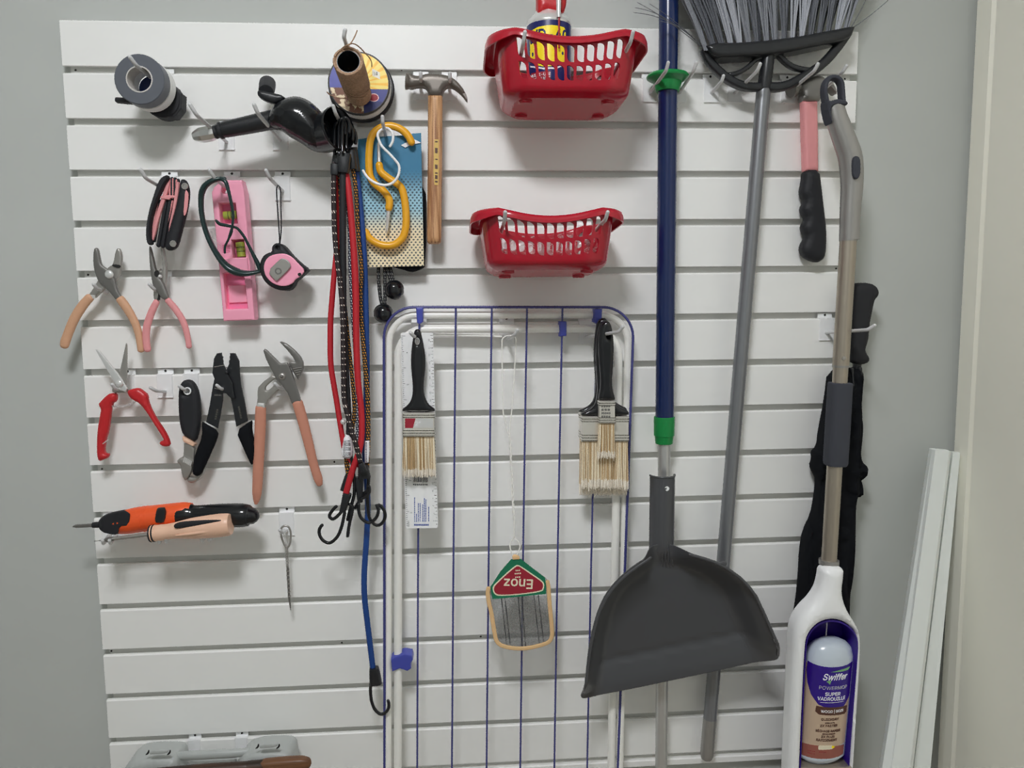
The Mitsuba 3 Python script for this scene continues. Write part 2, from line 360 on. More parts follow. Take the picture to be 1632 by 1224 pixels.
hook('white hook holding the pink level and the safety glasses', (369, 306), (342, 284), .082, (334, 271), .09)
hook('white hook holding the strap of the pink tape measure', (450, 304), (430.5, 285), .082, (424, 271.5), .09)
hook('small white hook under the orange handled slip joint pliers', (171, 467), (154.5, 459.5), .044, (149.4, 453.3), .05)
hook('small white hook under the pink needle nose pliers', (260, 467), (245.5, 461), .044, (238.5, 453.5), .05)
hook('small white hook holding the red garden snips', (202, 623), (184, 619.5), .044, (179, 613), .05)
hook('small empty white hook beside the red snips', (263, 624), (248.5, 622.8), .044, (240, 618), .05)
hook('small white hook through the adjustable wrench handle', (305, 624), (293, 620.5), .046, (286, 615.5), .05)
hook('small white hook under the black crimping pliers', (366, 622), (352, 619.5), .046, (345.7, 614.2), .05)
hook('small white hook under the groove joint pliers', (452, 620), (443, 616.5), .046, (438.5, 611.5), .05)
for base, a, b, lab in [((180, 851), (165, 866.5), (176, 866.5), 'double white hook under the tip of the screwdriver'), ((264, 849), (254.5, 865.5), (266, 864), 'double white hook under the collar of the screwdriver'), ((338, 847), (322, 863), (334, 861.5), 'double white hook under the tan screwdriver handle')]:
    hook(lab, base, None, .082, None, .090, w=.034, prongs=[(a, (a[0]-1.5, a[1]-5)), (b, (b[0]-1.5, b[1]-5))])
hook('small white hook holding the key chain', (457, 845), (449, 849), .044, (446, 845), .05)
hook('left hook through the lower red basket', (794, 386), (804.5, 351), .188, (805.2, 338), .197)
hook('right hook through the lower red basket', (932, 386), (965, 350), .188, (968.6, 338), .197)
hook('white hook through the hole of the paintbrush on the ruler', (668, 541), (659, 535.5), .105, (654.5, 530.5), .110)
hook('white hook holding the wire handle of the fly swatter', (808, 540), (820, 534.5), .105, (825, 526), .111)
hook('white hook through the handles of the two wide paintbrushes', (934, 537), (986, 529), .135, (992.5, 521), .143)
hook('long white hook over the umbrella handle', (1317, 530), (1383, 525.7), .13, (1394, 518.6), .138)
hook('left hook behind the handle of the grey tool case', (310, 1200), (302, 1221), .05, (300.5, 1216), .054, w=.02)
hook('right hook behind the handle of the grey tool case', (385, 1196), (376, 1217), .05, (374.5, 1212), .054, w=.02)
# ---------------------------------------------------------------- tape rolls on the first hook
def ring(C, R, r, y0, y1, b=.0012, sides=40):
    """a roll whose axis points at the viewer: from distance y0 to y1"""
    return lathe((C[0], -y0, C[2]), (C[0], -y1, C[2]), [(0, r), (0, R-b), (b, R), (y1-y0-b, R), (y1-y0, R-b), (y1-y0, r), (0, r)], sides)
C = P(222, 126.3, .10)
t = thing('tape_roll', 'grey tape roll with a pale core at the front of the hook at upper left', 'tape roll')
part(t, 'tape', ring(C, .0342, .0180, .077, .100), 'tape_grey')
part(t, 'core', ring(C, .0182, .0164, .0765, .1006, .0004), 'tape_core')
t = thing('tape_roll', 'white tape roll right behind the grey tape roll', 'tape roll')
part(t, 'tape', ring(C, .0345, .0180, .056, .0764), 'tape_white')
part(t, 'core', puff(circ(222 + 20, 126.3 + 15, 18.4, 36), .056, .010, .001, 0, [circ(250, 127, 5, 12)], hr=0), 'navy', 35, 'dark blue core')
C2 = P(262, 161, .038)
t = thing('tape_roll', 'black roll hanging lowest behind the grey and white tape rolls', 'tape roll')
part(t, 'tape', ring(C2, .0262, .0135, .022, .050), 'black_rubber')
part(t, 'core', ring(C2, .0136, .0125, .0215, .0504, .0004), 'navy')
part(t, 'loose_end', puff([(283, 140), (288, 148), (294, 152), (293, 176), (282, 190), (268, 189), (278, 180), (287, 168), (286, 152), (279, 144)], .036, .024, .002, 0), 'black_rubber')
t = thing('strap', 'black strap sticking out to the left below the tape rolls', 'strap')
part(t, 'band', puff([(184.5, 157), (187, 155.5), (236, 158.5), (252, 163), (252, 170), (236, 168), (187, 164.5), (184.5, 162)], .055, .012, .003, 1), 'black_rubber')
part(t, 'buckle', puff([(231, 168), (247, 166), (249, 174), (240, 178), (232, 174)], .060, .014, .002, 1), 'black_plastic')

# ---------------------------------------------------------------- drain auger
A = lambda *p: cr(290, 30, 4.08, p)
t = thing('drain_auger', 'black hand-crank drain auger with round drum lying across two hooks', 'drain auger')
part(t, 'drum', puff(A((560, 640), (600, 570), (660, 525), (750, 505), (830, 530), (895, 590), (945, 655), (975, 700), (985, 860), (920, 872), (850, 862), (770, 805), (700, 768), (640, 722), (590, 722), (555, 690)), .075, .070, .034, 2, step=.0022), 'black_gloss', True)
part(t, 'barrel', rod(A((250, 727, .078, 11), (300, 716, .078, 12), (430, 690, .078, 13), (560, 662, .078, 14), (620, 650, .078, 15)), 24, 20, 1.0, 'round'), 'black_plastic', 40)
part(t, 'grip_ring', rod(A((246, 728, .078, 12.2), (262, 725, .078, 12.2)), 6, 20, 1, 'flat'), 'black_rubber', 40)
part(t, 'neck', rod(A((215, 738, .078, 10), (246, 730, .078, 9)), 6, 16, 1, 'flat'), 'black_rubber', 40)
a, b = P(*A((212, 740))[0], .078), P(*A((70, 766))[0], .078); L = np.linalg.norm(b-a)
part(t, 'nose_cone', lathe(a, b, [(0, 0), (0, .0098), (L*.18, .0112), (L*.6, .0108), (L*.72, .0096), (L*.97, .0058), (L, .0045), (L, 0)], 9), 'chrome', False, 'chrome nose')
c = P(540, 211, .08)
a, b = c + np.array([-.024, .004, -.002]), c + np.array([.004, -.018, .002])
ax = (b-a)/np.linalg.norm(b-a); L = np.linalg.norm(b-a)
part(t, 'cup', lathe(a - ax*.006, b, [(0, .012), (.004, .0265), (L, .0300), (L+.003, .0312), (L+.006, .0300), (L+.004, .0285), (.006, .0245), (.004, 0)], 32), 'black_gloss', 40)
part(t, 'crank_arm', puff(A((495, 470), (530, 468), (690, 510), (640, 545), (600, 560), (520, 528), (495, 500)), .082, .016, .005, 1), 'black_plastic')
a, b = P(*A((553, 440))[0], .085), P(*A((556, 440))[0], .028)
part(t, 'crank_knob', lathe(P(*A((548, 478))[0], .082), P(*A((556, 425))[0], .045), [(0, 0), (0, .0105), (.012, .0112), (.045, .0118), (.052, .0085), (.053, 0)], 22), 'black_rubber', 40)

# ---------------------------------------------------------------- labelled line spool and brown twine
CS = P(572, 133, .052)
def spool_label(p, n, uv):
    x, z = (p.x - CS[0])*1000, (p.z - CS[2])*1000
    r, a = dr.sqrt(x*x + z*z), dr.atan2(z, x)
    sun = dr.abs(dr.sin(a*11 + .3))
    c = mix(lin((246, 190, 60)), lin((250, 226, 120)), smoothstep(.3, .8, sun))
    c = dr.select((x > 8) & (z < -8), rgb((58, 62, 132)), c)
    c = dr.select((z < -26) & (x > -6), rgb((44, 50, 104)), c)
    br = fbm(x*.16 + 9, z*.16, 0, 4)
    c = dr.select((x < 6) & (z < 0) & (z < -x*.35 - 4), mix(lin((240, 222, 186)), lin((120, 76, 54)), smoothstep(.42, .58, br)), c)
    c = dr.select((x < -14) & (z > -6), rgb((92, 96, 172)), c)
    c = dr.select(dr.square(x - 21) / 60 + dr.square(z + 20) / 36 < 1, rgb((230, 190, 190)), c)
    c = dr.select(dr.square(x - 21) / 42 + dr.square(z + 20) / 23 < 1, rgb((150, 24, 44)), c)
    c = dr.select((x > 20) & (x < 31) & (dr.abs(z - 14 + (x-25)*.5) < 5), rgb((232, 228, 214)), c)
    c = dr.select((x > 23) & (x < 28) & (dr.abs(z - 14) < 2.5) & (cell_rand(x*1.6, 0, 0) > .5), rgb((60, 60, 66)), c)
    return dr.select(r > 43, rgb((60, 58, 58)), c)
mat('spool_label', mikit.proc(spool_label), .3)
t = thing('line_spool', 'large spool with a yellow and blue printed face behind the brown twine', 'spool')
part(t, 'face', ring(CS, .0455, .006, .046, .052, .0014, 48), 'spool_label', 35, 'printed yellow and blue face')
part(t, 'wound_line', ring(CS + [.0005, 0, -.001], .0450, .006, .026, .046, .001, 48), 'tape_white')
part(t, 'flange', ring(CS + [.0005, 0, -.001], .0492, .006, .017, .026, .002, 48), 'black_plastic')
t = thing('twine_spool', 'brown twine wound on a dark core at the front of its hook', 'spool of twine')
f0, f1 = P(555, 97.5, .152), P(573, 152, .053); f1[0] += 0; ax = (f1-f0)/np.linalg.norm(f1-f0); L = np.linalg.norm(f1-f0)
part(t, 'core', lathe(f0, f1, [(.002, .0146), (.001, .0148), (.001, .0158), (L, .0150), (L, .0140), (.002, .0146)], 30), 'black_plastic', 40)
e1 = np.cross(ax, [0, 0, 1.0]); e1 /= np.linalg.norm(e1); e2 = np.cross(ax, e1)
def helix(turns, s0, s1, r0, r1, seg=20, ph=0.0):
    k = np.linspace(0, 1, int(turns*seg)+1); a = 2*np.pi*turns*k + ph; r = r0 + (r1-r0)*k
    return f0 + np.outer(s0 + (s1-s0)*k, ax) + np.outer(r*np.cos(a), e1) + np.outer(r*np.sin(a), e2)
part(t, 'winding', cat([sweep(helix(44, .001, L-.001, .0170, .0164), .00150, None, 5)]), 'twine', 60)
part(t, 'cross_winding', cat([sweep(helix(3.3, -.001, .05, .0190, .0188, 26, q), .0015, None, 5) for q in (0, .9, 1.9, 2.6, 3.5, 4.4, 5.4)] + [sweep(helix(3, .075, -.001, .0186, .0192, 26, q), .0015, None, 5) for q in (.7, 2.1, 3.3, 4.8)]), 'twine', 60)
TQ = lambda *p: cr(500, 30, 6.8, p)
part(t, 'loose_end', rod(TQ((330, 320, .152, .9), (395, 272, .158, .9), (435, 210, .16, .9), (470, 128, .162, .9)), 16, 6), 'twine', 60)
part(t, 'loose_end', rod(TQ((300, 325, .152, .9), (360, 285, .158, .9), (420, 268, .155, .9), (500, 312, .14, .9), (560, 375, .10, .9), (620, 450, .075, .7), (630, 520, .06, .7)), 26, 6), 'twine', 60)
part(t, 'loose_end', rod(TQ((145, 795, .075, .9), (190, 830, .07, .9), (250, 852, .068, .9), (350, 862, .068, .9)), 16, 6), 'twine', 60)

# ---------------------------------------------------------------- claw hammer with a wooden handle
mat('sticker_yellow', (206, 172, 92), .5)
t = thing('claw_hammer', 'claw hammer with a wooden handle hanging by its steel head on two hooks', 'hammer')
part(t, 'handle', puff([(682.3, 150), (705.4, 150), (704.8, 250), (703.5, 380), (702.5, 387), (699, 389), (684, 389), (681, 386), (680.5, 376), (681.8, 250)], .036, .021, .0085, 0, step=.003), 'ash_wood', True)
part(t, 'head', puff([(647.6, 119.6), (650, 118.6), (657, 118.8), (660, 122), (669, 123), (675, 120.5), (682, 119), (697, 119.4), (712, 121.5), (722, 126), (730, 132.5), (738, 142.5), (744, 154), (745.5, 163.5), (743, 161), (737, 153), (730, 146.5), (722, 141), (715.5, 139.5), (710, 142), (706.5, 148), (705.2, 155.5), (682.8, 155.5), (682, 147), (678.5, 141), (671, 139.6), (661, 140.5), (656, 142.5), (650, 140.5), (648, 137)], .037, .024, .007, 1, step=.0016), 'hammer_head', 40)
part(t, 'face', lathe(P(650, 129.8, .037), P(640, 128.6, .037), [(-.004, 0), (-.004, .0096), (.0, .0118), (.0025, .0122), (.0032, .0112), (.0032, 0)], 24), 'hammer_head', 35)
part(t, 'sticker', puff(cr(500, 180, 3.6, [(692, 152), (717, 152), (718, 330), (714, 415), (692, 412), (686, 330)]), .0466, .0007, 0, 0), 'sticker_yellow', False, 'worn yellow sticker')
part(t, 'sticker_print', cat([puff(cr(500, 180, 3.6, [(696, y), (711, y+2), (711, y+2+h), (696, y+h)]), .0472, .0004, 0, 0) for y, h in ((160, 8), (200, 30), (262, 6), (296, 24), (340, 8), (356, 22), (388, 10))]), 'print_brown', False)

# ---------------------------------------------------------------- card with yellow screw hooks, S hook, dark packet and ball cords behind
q0 = P(584, 426, .034)
def card_col(p, n, uv):
    x, z = (p.x - q0[0])*1000, (p.z - q0[2])*1000
    h = smoothstep(0., 205., z)
    c = mix(lin((240, 224, 186)), lin((150, 196, 214)), smoothstep(.12, .42, h)); c = mix(c, lin((34, 112, 150)), smoothstep(.45, .82, h))
    row = dr.floor(z/3.95); u = x/6.35 + .5*(row - 2*dr.floor(row/2)); du, dv = (u - dr.floor(u) - .5)*6.35, (z/3.95 - row - .5)*3.95
    dot = smoothstep(1.55, 1.1, dr.sqrt(du*du*.75 + dv*dv))*smoothstep(150, 125, z)
    return mix(c, lin((28, 48, 66)), dot*.92)
mat('card_print', mikit.proc(card_col), .45)
t = thing('hook_card', 'blue card with dark dots fading to cream that carries two yellow screw hooks', 'card')
part(t, 'card', puff([(571, 222), (600, 218), (640, 216), (656, 213), (671, 212), (675.8, 424), (584, 426), (580, 358), (566, 300), (569, 256)], .034, .0016, .0003, 0), 'card_print', False)
part(t, 'torn_paper', puff(cr(500, 180, 3.6, [(545, 130), (560, 118), (575, 150), (618, 172), (560, 182), (525, 200), (500, 185), (540, 165)]), .0362, .0012, .0002, 0), 'print_white', False, 'torn white paper')
YH = lambda *p: cr(500, 180, 3.6, p)
def yhook(label, pts, scr, d):
    k = thing('screw_hook', label, 'screw hook', 'yellow screw hooks on the blue card')
    part(k, 'bend', rod([(x, y, d, 5.7) for x, y in YH(*pts)], 70, 14), 'yellow_vinyl', 60)
    (x0, y0), (x1, y1) = YH(*scr)
    a, b = P(x0, y0, d), P(x1, y1, d); L = np.linalg.norm(b-a); n = 15
    pr = [(0, 0), (0, .0034)]
    for i in range(n): s = L*(.08 + .85*i/n); e = .0034*(1 - .35*i/n); pr += [(s, e*.78), (s+L*.028, e*1.12), (s+L*.045, e*.78)]
    part(k, 'screw_thread', lathe(a, b, pr + [(L, .0006), (L+.0004, 0)], 12), 'bright_steel', 30)
yhook('yellow screw hook on the blue card with its open bend at the top', [(560, 168), (540, 130), (505, 97), (440, 74), (372, 92), (330, 140), (318, 220), (318, 330), (338, 392), (400, 448), (428, 485), (431, 545)], [(431, 545), (418, 690)], .045)
yhook('yellow screw hook on the blue card with its open bend at the bottom', [(298, 684), (325, 724), (372, 752), (430, 762), (485, 742), (521, 690), (530, 600), (518, 480), (490, 415), (430, 375), (392, 345), (376, 300)], [(376, 296), (372, 165)], .047)
solo('s_hook', rod([(x, y, .066 if i > 2 else .072, 2.1) for i, (x, y) in enumerate(YH((438, 190), (455, 150), (446, 106), (410, 88), (372, 112), (372, 150), (395, 195), (440, 240), (483, 290), (490, 340), (470, 385), (435, 410), (385, 412), (330, 388), (284, 332)))], 80, 10), 'hook_white', 'white wire S hook hanging in front of the yellow screw hooks', 'S hook', 60)
t = thing('dark_packet', 'black packet showing along the right and bottom edges of the blue hook card', 'packet')
part(t, 'pouch', puff([(600, 262), (678.5, 270), (679.5, 424), (668, 431), (655, 434), (640, 429), (604, 420)], .020, .020, .006, 1), 'black_cloth', 40)
def ballcord(label, ctr, d, cords):
    k = thing('ball_bungee', label, 'ball bungee', 'ball bungees under the hook card')
    c = P(*ctr, d); r = 15.3*S(d)
    part(k, 'ball', cat([lathe(c + [0, 0, r], c - [0, 0, 1], [(r*(1-math.cos(x)), r*math.sin(x)*(1.0 if abs(x-1.57) > .15 else .97)) for x in np.linspace(0, math.pi, 22)], 28)]), 'black_gloss', 50)
    for q in cords: part(k, 'cord', rod([(x, y, z, 2.7) for x, y, z in q], 20, 8), 'speck_cord', 60)
def speck(base, fleck, sc, lim):
    return mikit.proc(lambda p, n, uv: mix(lin(base), lin(fleck), smoothstep(lim, lim+.05, dr.sin(p.z*sc + 5*noise(p.z*60, 2.0))*.5 + .5)*smoothstep(-.2, .4, dr.sin(p.x*1900 + p.z*700))))
mat('speck_cord', speck((26, 27, 30), (150, 148, 142), 1300, .80), .7)
mat('black_red_cord', speck((34, 24, 26), (226, 210, 200), 620, .90), .7)
mat('orange_cord', speck((34, 26, 22), (226, 150, 48), 1500, .45), .7)
mat('zigzag_cord', speck((40, 42, 60), (226, 226, 228), 1700, .45), .7)
ballcord('black ball bungee hanging lower left under the blue hook card', (611, 499.5), .028, [[(603.5, 420, .022), (604, 455, .024), (607, 478, .026), (610, 488, .028)], [(613, 420, .022), (613.5, 455, .024), (613.5, 486, .028)]])
ballcord('black ball bungee hanging upper right under the blue hook card', (628.5, 462, ), .026, [[(616, 420, .022), (619, 436, .024), (625, 450, .026)], [(621, 420, .022), (625, 440, .024), (628, 450, .026)]])

# ---------------------------------------------------------------- bungee cords
G = lambda *p: cr(480, 660, 5.5625, p)
def jhook(par, rows, d, r=2.6): part(par, 'hook', rod([(x, y, d if len(q) == 0 else q[0], r) for x, y, *q in rows], 50, 10), 'black_gloss', 60)
def bungee(label, rows, m, carriers=(), hooks=(), name='bungee_cord', flat=1.0, n=70):
    k = thing(name, label, 'bungee cord')
    part(k, 'cord', rod(rows, n, 10, flat), m, 60)
    for c in carriers:
        (x0, y0, w0), (x1, y1, w1), d, th = c
        a, b = P(x0, y0, d), P(x1, y1, d)
        part(k, 'end_cap', sweep([a, a + (b-a)*.15, a + (b-a)*.5, b], [w0*.9*S(d), w0*S(d), (w0+w1)/2*S(d), w1*S(d)], [th*.9, th, th, th*.9], 16, 'flat', power=3.5), 'black_plastic', 35)
    for rws, d in hooks: jhook(k, rws, d)
    return k
top_hook = lambda x, y0, y1, d, w=4.5: [(x-w, y1, d), (x-w, y0+10, d), (x-w*.6, y0+2, d+.004), (x+1, y0, d+.005), (x+w, y0+7, d+.002), (x+w, y0+22, d)]
bungee('thick red bungee cord at the right of the bunch ending in the lower left hook', [(551, 276, .085, 5), (555.6, 305, .088, 5), (559.7, 346.7, .088, 5), (563, 388, .088, 5), (565.5, 430, .088, 5.4), (567, 471, .088, 5.4), (567.5, 520, .088, 5.2), (570, 600, .088, 5), (575.5, 650, .088, 4.8), (576.5, 690, .09, 4.8), (572, 720, .092, 4.8), (561, 752, .092, 5), (551, 788, .09, 5)], 'red_cord',
       [((554, 786, 7), (546, 815, 5), .09, .007), ((548, 268, 8), (547, 248, 6), .085, .008)], [(G((385, 870), (368, 960), (340, 1050), (300, 1110), (250, 1142), (195, 1120), (165, 1075), (160, 1030), (185, 985)), .092), (G((310, 820), (265, 870), (255, 915), (285, 930), (330, 895), (360, 860)), .094), (top_hook(545, 190, 246, .098), .098)])
bungee('thin red bungee cord bulging out at the far left of the bunch', [(533, 268, .078, 3.6), (535, 300, .076, 3.6), (537, 350, .074, 3.6), (536, 400, .074, 3.8), (531.5, 450, .076, 4.2), (527.5, 500, .076, 4.4), (526.5, 540, .076, 4.4), (529, 595, .076, 4.4), (536, 636, .076, 4.4), (543, 681, .078, 4.2), (548, 712, .08, 4), (560, 735, .082, 4), (574, 742, .084, 4)], 'red_cord',
       [((578.5, 742, 8), (581, 762, 10), .088, .008), ((536, 262, 7), (538, 244, 6), .082, .007)], [(G((510, 800), (515, 880), (545, 935), (600, 962), (650, 935), (683, 870), (670, 810)), .088), (top_hook(538, 196, 244, .09), .092)])
bungee('black bungee cord with pale flecks along the left of the bunch', [(532, 262, .094, 3.8), (532, 320, .094, 3.8), (533.5, 374, .094, 3.8), (537.5, 416, .094, 3.8), (543, 458, .095, 4), (546.5, 513, .096, 4), (547.5, 600, .096, 4), (551, 650, .098, 4), (559, 680, .1, 4), (567, 708, .1, 4), (574, 735, .098, 4)], 'black_red_cord',
       [((575, 738, 4.5), (580, 752, 6), .098, .006), ((533, 279, 6), (534, 262, 6.5), .094, .006)], [(G((530, 750), (600, 700), (600, 640)), .09)])
bungee('plain black bungee cord in the middle of the bunch', [(546, 274, .09, 5.2), (546.3, 340, .09, 5.2), (546.5, 416, .088, 5.2), (546.8, 470, .086, 5.2), (549.5, 540, .084, 4.8), (553, 610, .082, 4.4), (556, 660, .08, 4), (555, 690, .08, 3.6)], 'black_rubber',
       [((547, 276, 9), (549, 245, 10), .09, .010)], [(top_hook(551, 188, 242, .104, 5), .102), ([(556, 690, .082), (560, 730, .084), (564, 790, .084), (558, 812, .084), (554, 828, .084)], .084)])
k = bungee('orange and black woven bungee cord at the back right of the bunch', [(560, 262, .07, 3), (566.7, 299, .07, 3), (571, 374, .07, 3), (576, 430, .072, 3), (574.5, 471, .072, 3), (576, 513, .072, 3.2), (580, 560, .074, 3.4), (584.5, 610, .076, 3.6), (586.5, 660, .076, 3.6), (586.5, 704, .076, 3.6), (584, 760, .074, 3.4)], 'orange_cord', [((561, 270, 7), (558, 240, 7), .074, .007)], [(G((600, 560), (590, 700), (600, 900), (650, 978), (715, 968), (745, 905), (730, 845), (690, 805)), .08), (top_hook(557, 200, 240, .086), .088)])
part(k, 'tag', puff(G((565, 238), (605, 236), (607, 330), (598, 428), (566, 430), (562, 330)), .08, .009, .003, 0), 'print_white', 35, 'white printed tag sleeve')
part(k, 'tag_print', cat([puff(G((568, y), (585, y+1), (585, y+5), (568, y+4)), .0848, .0004, 0, 0) for y in range(250, 420, 12)]), 'print_dark', False)
k = bungee('orange and black bungee cord with a white wrapped tag low in the bunch', [(540, 278, .07, 2.6), (540, 340, .07, 2.6), (544, 420, .07, 2.8), (552, 510, .07, 2.8), (560, 590, .07, 3), (565, 650, .072, 3.2), (560, 690, .074, 3.4), (552.5, 725, .076, 3.8), (553.5, 745, .078, 3.8), (557, 762, .078, 3.8)], 'orange_cord',
       [((556, 757, 6), (549, 782, 7), .08, .007)], [(G((430, 800), (455, 830), (445, 900), (430, 960), (412, 1080)), .088)])
part(k, 'tag', puff(G((385, 182), (440, 190), (462, 300), (450, 395), (375, 388), (355, 350), (365, 290)), .084, .016, .006, 1), 'print_white', 35, 'white wrapped tag')
part(k, 'tag_print', cat([puff(G((372, y), (440, y-8+ (y % 3)*4), (440, y-4+(y % 3)*4), (372, y+4)), .0922, .0004, 0, 0) for y in range(240, 385, 14)]), 'print_dark', False)
part(k, 'bead', ball(P(*G((372, 68))[0], .088), .0042), 'bright_steel', True, 'silver bead')
bungee('white and dark flecked bungee cord behind the red one', [(553, 320, .074, 2.6), (557, 375, .074, 2.6), (558, 430, .074, 2.6), (560, 470, .074, 2.6), (563, 520, .074, 2.6), (568, 590, .074, 2.8), (570.5, 640, .076, 3), (570, 680, .078, 3), (572, 720, .08, 3)], 'zigzag_cord', [((572, 760, 7), (574, 800, 4), .082, .006)], [(G((480, 830), (520, 760), (560, 700), (590, 680)), .08)])
bungee('long blue bungee cord hanging far below the bunch', [(566, 262, .055, 4.5), (572, 310, .056, 4.8), (577.8, 374, .056, 4.8), (581, 430, .056, 4.8), (582.5, 485, .056, 4.8), (584, 560, .056, 4.8), (584, 640, .056, 4.8), (581, 700, .058, 4.8), (583, 750, .06, 4.6), (586, 798, .06, 4.6), (584.5, 852, .06, 4.6), (580.5, 914, .06, 4.6), (582.5, 968, .058, 4.6), (588, 1013, .056, 4.6), (594.6, 1068, .054, 4.6)], 'blue_cord',
       [((596, 1064, 8), (599, 1090, 10), .056, .008), ((567, 274, 7), (562, 236, 7), .06, .007)], [([(591, 1088, .056), (591, 1110, .056), (595, 1126, .056), (604, 1137, .056), (614, 1136, .056), (619.5, 1127, .056), (618.5, 1117, .056)], .056), (top_hook(562, 206, 236, .07), .074)], n=110)
# ---------------------------------------------------------------- folding hex key set
B3 = lambda *p: cr(200, 250, 4.534, p)
t = tk = thing('hex_key_set', 'folding hex key set with black and pink sides hanging above the needle nose pliers', 'hex key set')
part(t, 'side_plate', puff(B3((312, 130), (272, 144), (243, 180), (208, 280), (172, 400), (154, 510), (154, 590), (166, 634), (186, 640), (204, 628), (190, 600), (186, 510), (206, 405), (244, 300), (285, 210), (320, 160)), .052, .014, .005, 1), 'black_rubber', 40)
part(t, 'ridge', cat([line(P(*B3((244 - i*5.6, 190 + i*22))[0], .056), P(*B3((252 - i*5.6, 193 + i*22))[0], .056), .0011, 6) for i in range(16)]), 'black_rubber', False)
part(t, 'side_plate', puff(B3((402, 168), (425, 162), (444, 176), (460, 215), (466, 270), (452, 380), (420, 500), (384, 640), (360, 668), (325, 680), (300, 672), (290, 645), (325, 520), (368, 380), (392, 260)), .054, .016, .006, 1), 'black_rubber', 40)
part(t, 'inlay', puff(B3((432, 235), (450, 250), (458, 280), (448, 380), (432, 428), (418, 420), (424, 330)), .0622, .0016, .0005, 1), 'pink_dull', 35, 'pink inlay')
for c in ((429, 213), (344, 627)):
    q = P(*B3(c)[0], .0622)
    part(t, 'rivet', lathe(q, q - [0, .1, 0], [(0, 0), (0, .0050), (.0012, .0046), (.0012, .0030), (.0006, .0026), (.0006, 0)], 18), 'steel', 30)
part(t, 'inner_plate', puff(B3((300, 180), (322, 150), (330, 200), (300, 300), (250, 450), (215, 600), (200, 610), (196, 560), (222, 430), (262, 310)), .046, .010, .002, 1), 'pink_dull', 40, 'pink inner plate')
part(t, 'inner_plate', puff(B3((372, 180), (395, 185), (392, 260), (372, 370), (335, 500), (318, 550), (318, 500), (345, 380)), .048, .010, .002, 1), 'pink_dull', 40, 'pink inner plate')
part(t, 'spacer', puff(B3((250, 300), (262, 280), (330, 276), (380, 286), (376, 300), (330, 298), (322, 312), (296, 308)), .050, .006, .001, 1), 'pink_dull', 40, 'pink spacer')
for i, (a, b, m, w) in enumerate([((314, 170), (312, 275), 'black_rubber', 3.0), ((336, 160), (336, 275), 'black_rubber', 3.0), ((358, 162), (358, 278), 'black_rubber', 3.0), ((380, 172), (376, 285), 'black_rubber', 3.0), ((258, 325), (205, 600), 'black_rubber', 3.8), ((276, 330), (224, 630), 'steel', 1.5), ((296, 325), (240, 636), 'black_rubber', 3.8), ((300, 420), (262, 640), 'bright_steel', 1.6), ((326, 315), (272, 642), 'black_rubber', 3.8), ((356, 305), (300, 640), 'black_rubber', 3.0)]):
    (x0, y0), (x1, y1) = B3(a, b)
    part(t, 'key', rod([(x0, y0, .044 + .001*(i % 3), w), (x1, y1, .044 + .001*(i % 3), w)], 6, 6), m, False)

# ---------------------------------------------------------------- pink level
for a_, b_ in (((325, 165), (324, 280)), ((347, 162), (347, 284)), ((369, 170), (367, 288)), ((236, 340), (192, 560)), ((342, 320), (290, 560))):
    (xa, ya), (xb, yb) = B3(a_, b_)
    part(tk, 'leaf', rod([(xa, ya, .0455, 1.7), (xb, yb, .0455, 1.7)], 4, 6, 2.0), 'pink_dull', False, 'pink leaf between the keys')

t = thing('level', 'pink pocket level hanging behind the black framed safety glasses', 'spirit level')
lvl = B3((655, 225), (700, 185), (735, 175), (855, 175), (872, 250), (948, 1178), (722, 1186), (690, 800), (638, 265))
holes = [B3((690, 342), (808, 340), (822, 485), (704, 487)), B3((780, 605), (868, 600), (882, 728), (792, 732)), B3((722, 845), (866, 838), (896, 1094), (744, 1100)), [(362 + 5.6*math.cos(a), 305 + 5.2*math.sin(a)) for a in np.linspace(0, 6.28, 13)[:-1]]]
part(t, 'body', puff(lvl, .030, .022, .0022, 0, holes, step=.0022, hr=0), 'pink', 35)
part(t, 'side_rail', puff(B3((858, 180), (880, 262), (952, 1165), (946, 1178), (869, 250)), .026, .020, .002, 0, step=.004), 'pink', 35)
for hh, dd in ((holes[0], .022), (holes[1], .022)):
    part(t, 'vial_recess', puff(hh, .0215, .004, 0, 0), 'pink_deep', False)
part(t, 'recess_floor', puff(holes[2], .0245, .006, 0, 0), 'pink_deep', False)
part(t, 'recess_step', puff(B3((742, 930), (868, 925), (890, 1050), (752, 1056)), .0285, .005, .001, 0), 'pink', False)
part(t, 'divider', puff(B3((700, 735), (880, 728), (890, 828), (706, 836)), .0425, .003, .001, 0), 'pink', False)
part(t, 'grip_rib', cat([line(P(*B3((702, y))[0], .0415), P(*B3((755, y-2))[0], .0415), .0006, 6) for y in range(640, 700, 12)]), 'pink_deep', False)
v0, v1 = P(*B3((712, 425))[0], .031), P(*B3((806, 418))[0], .031)
k = part(t, 'vial', line(v0, v1, .0062, 18), 'vial', 40, 'yellow-green vial')
part(k, 'line', cat([lathe(v0 + (v1-v0)*s, v1, [(0, .0061), (0, .0065), (.0008, .0065), (.0008, .0061)], 18) for s in (.36, .60)]), 'black_rubber', False)
v0, v1 = P(*B3((828, 618))[0], .031), P(*B3((842, 722))[0], .031)
k = part(t, 'vial', line(v0, v1, .0070, 18), 'vial', 40, 'yellow-green vial')
part(k, 'line', cat([lathe(v0 + (v1-v0)*s, v1, [(0, .0069), (0, .0073), (.0008, .0073), (.0008, .0069)], 18) for s in (.34, .62)]), 'black_rubber', False)

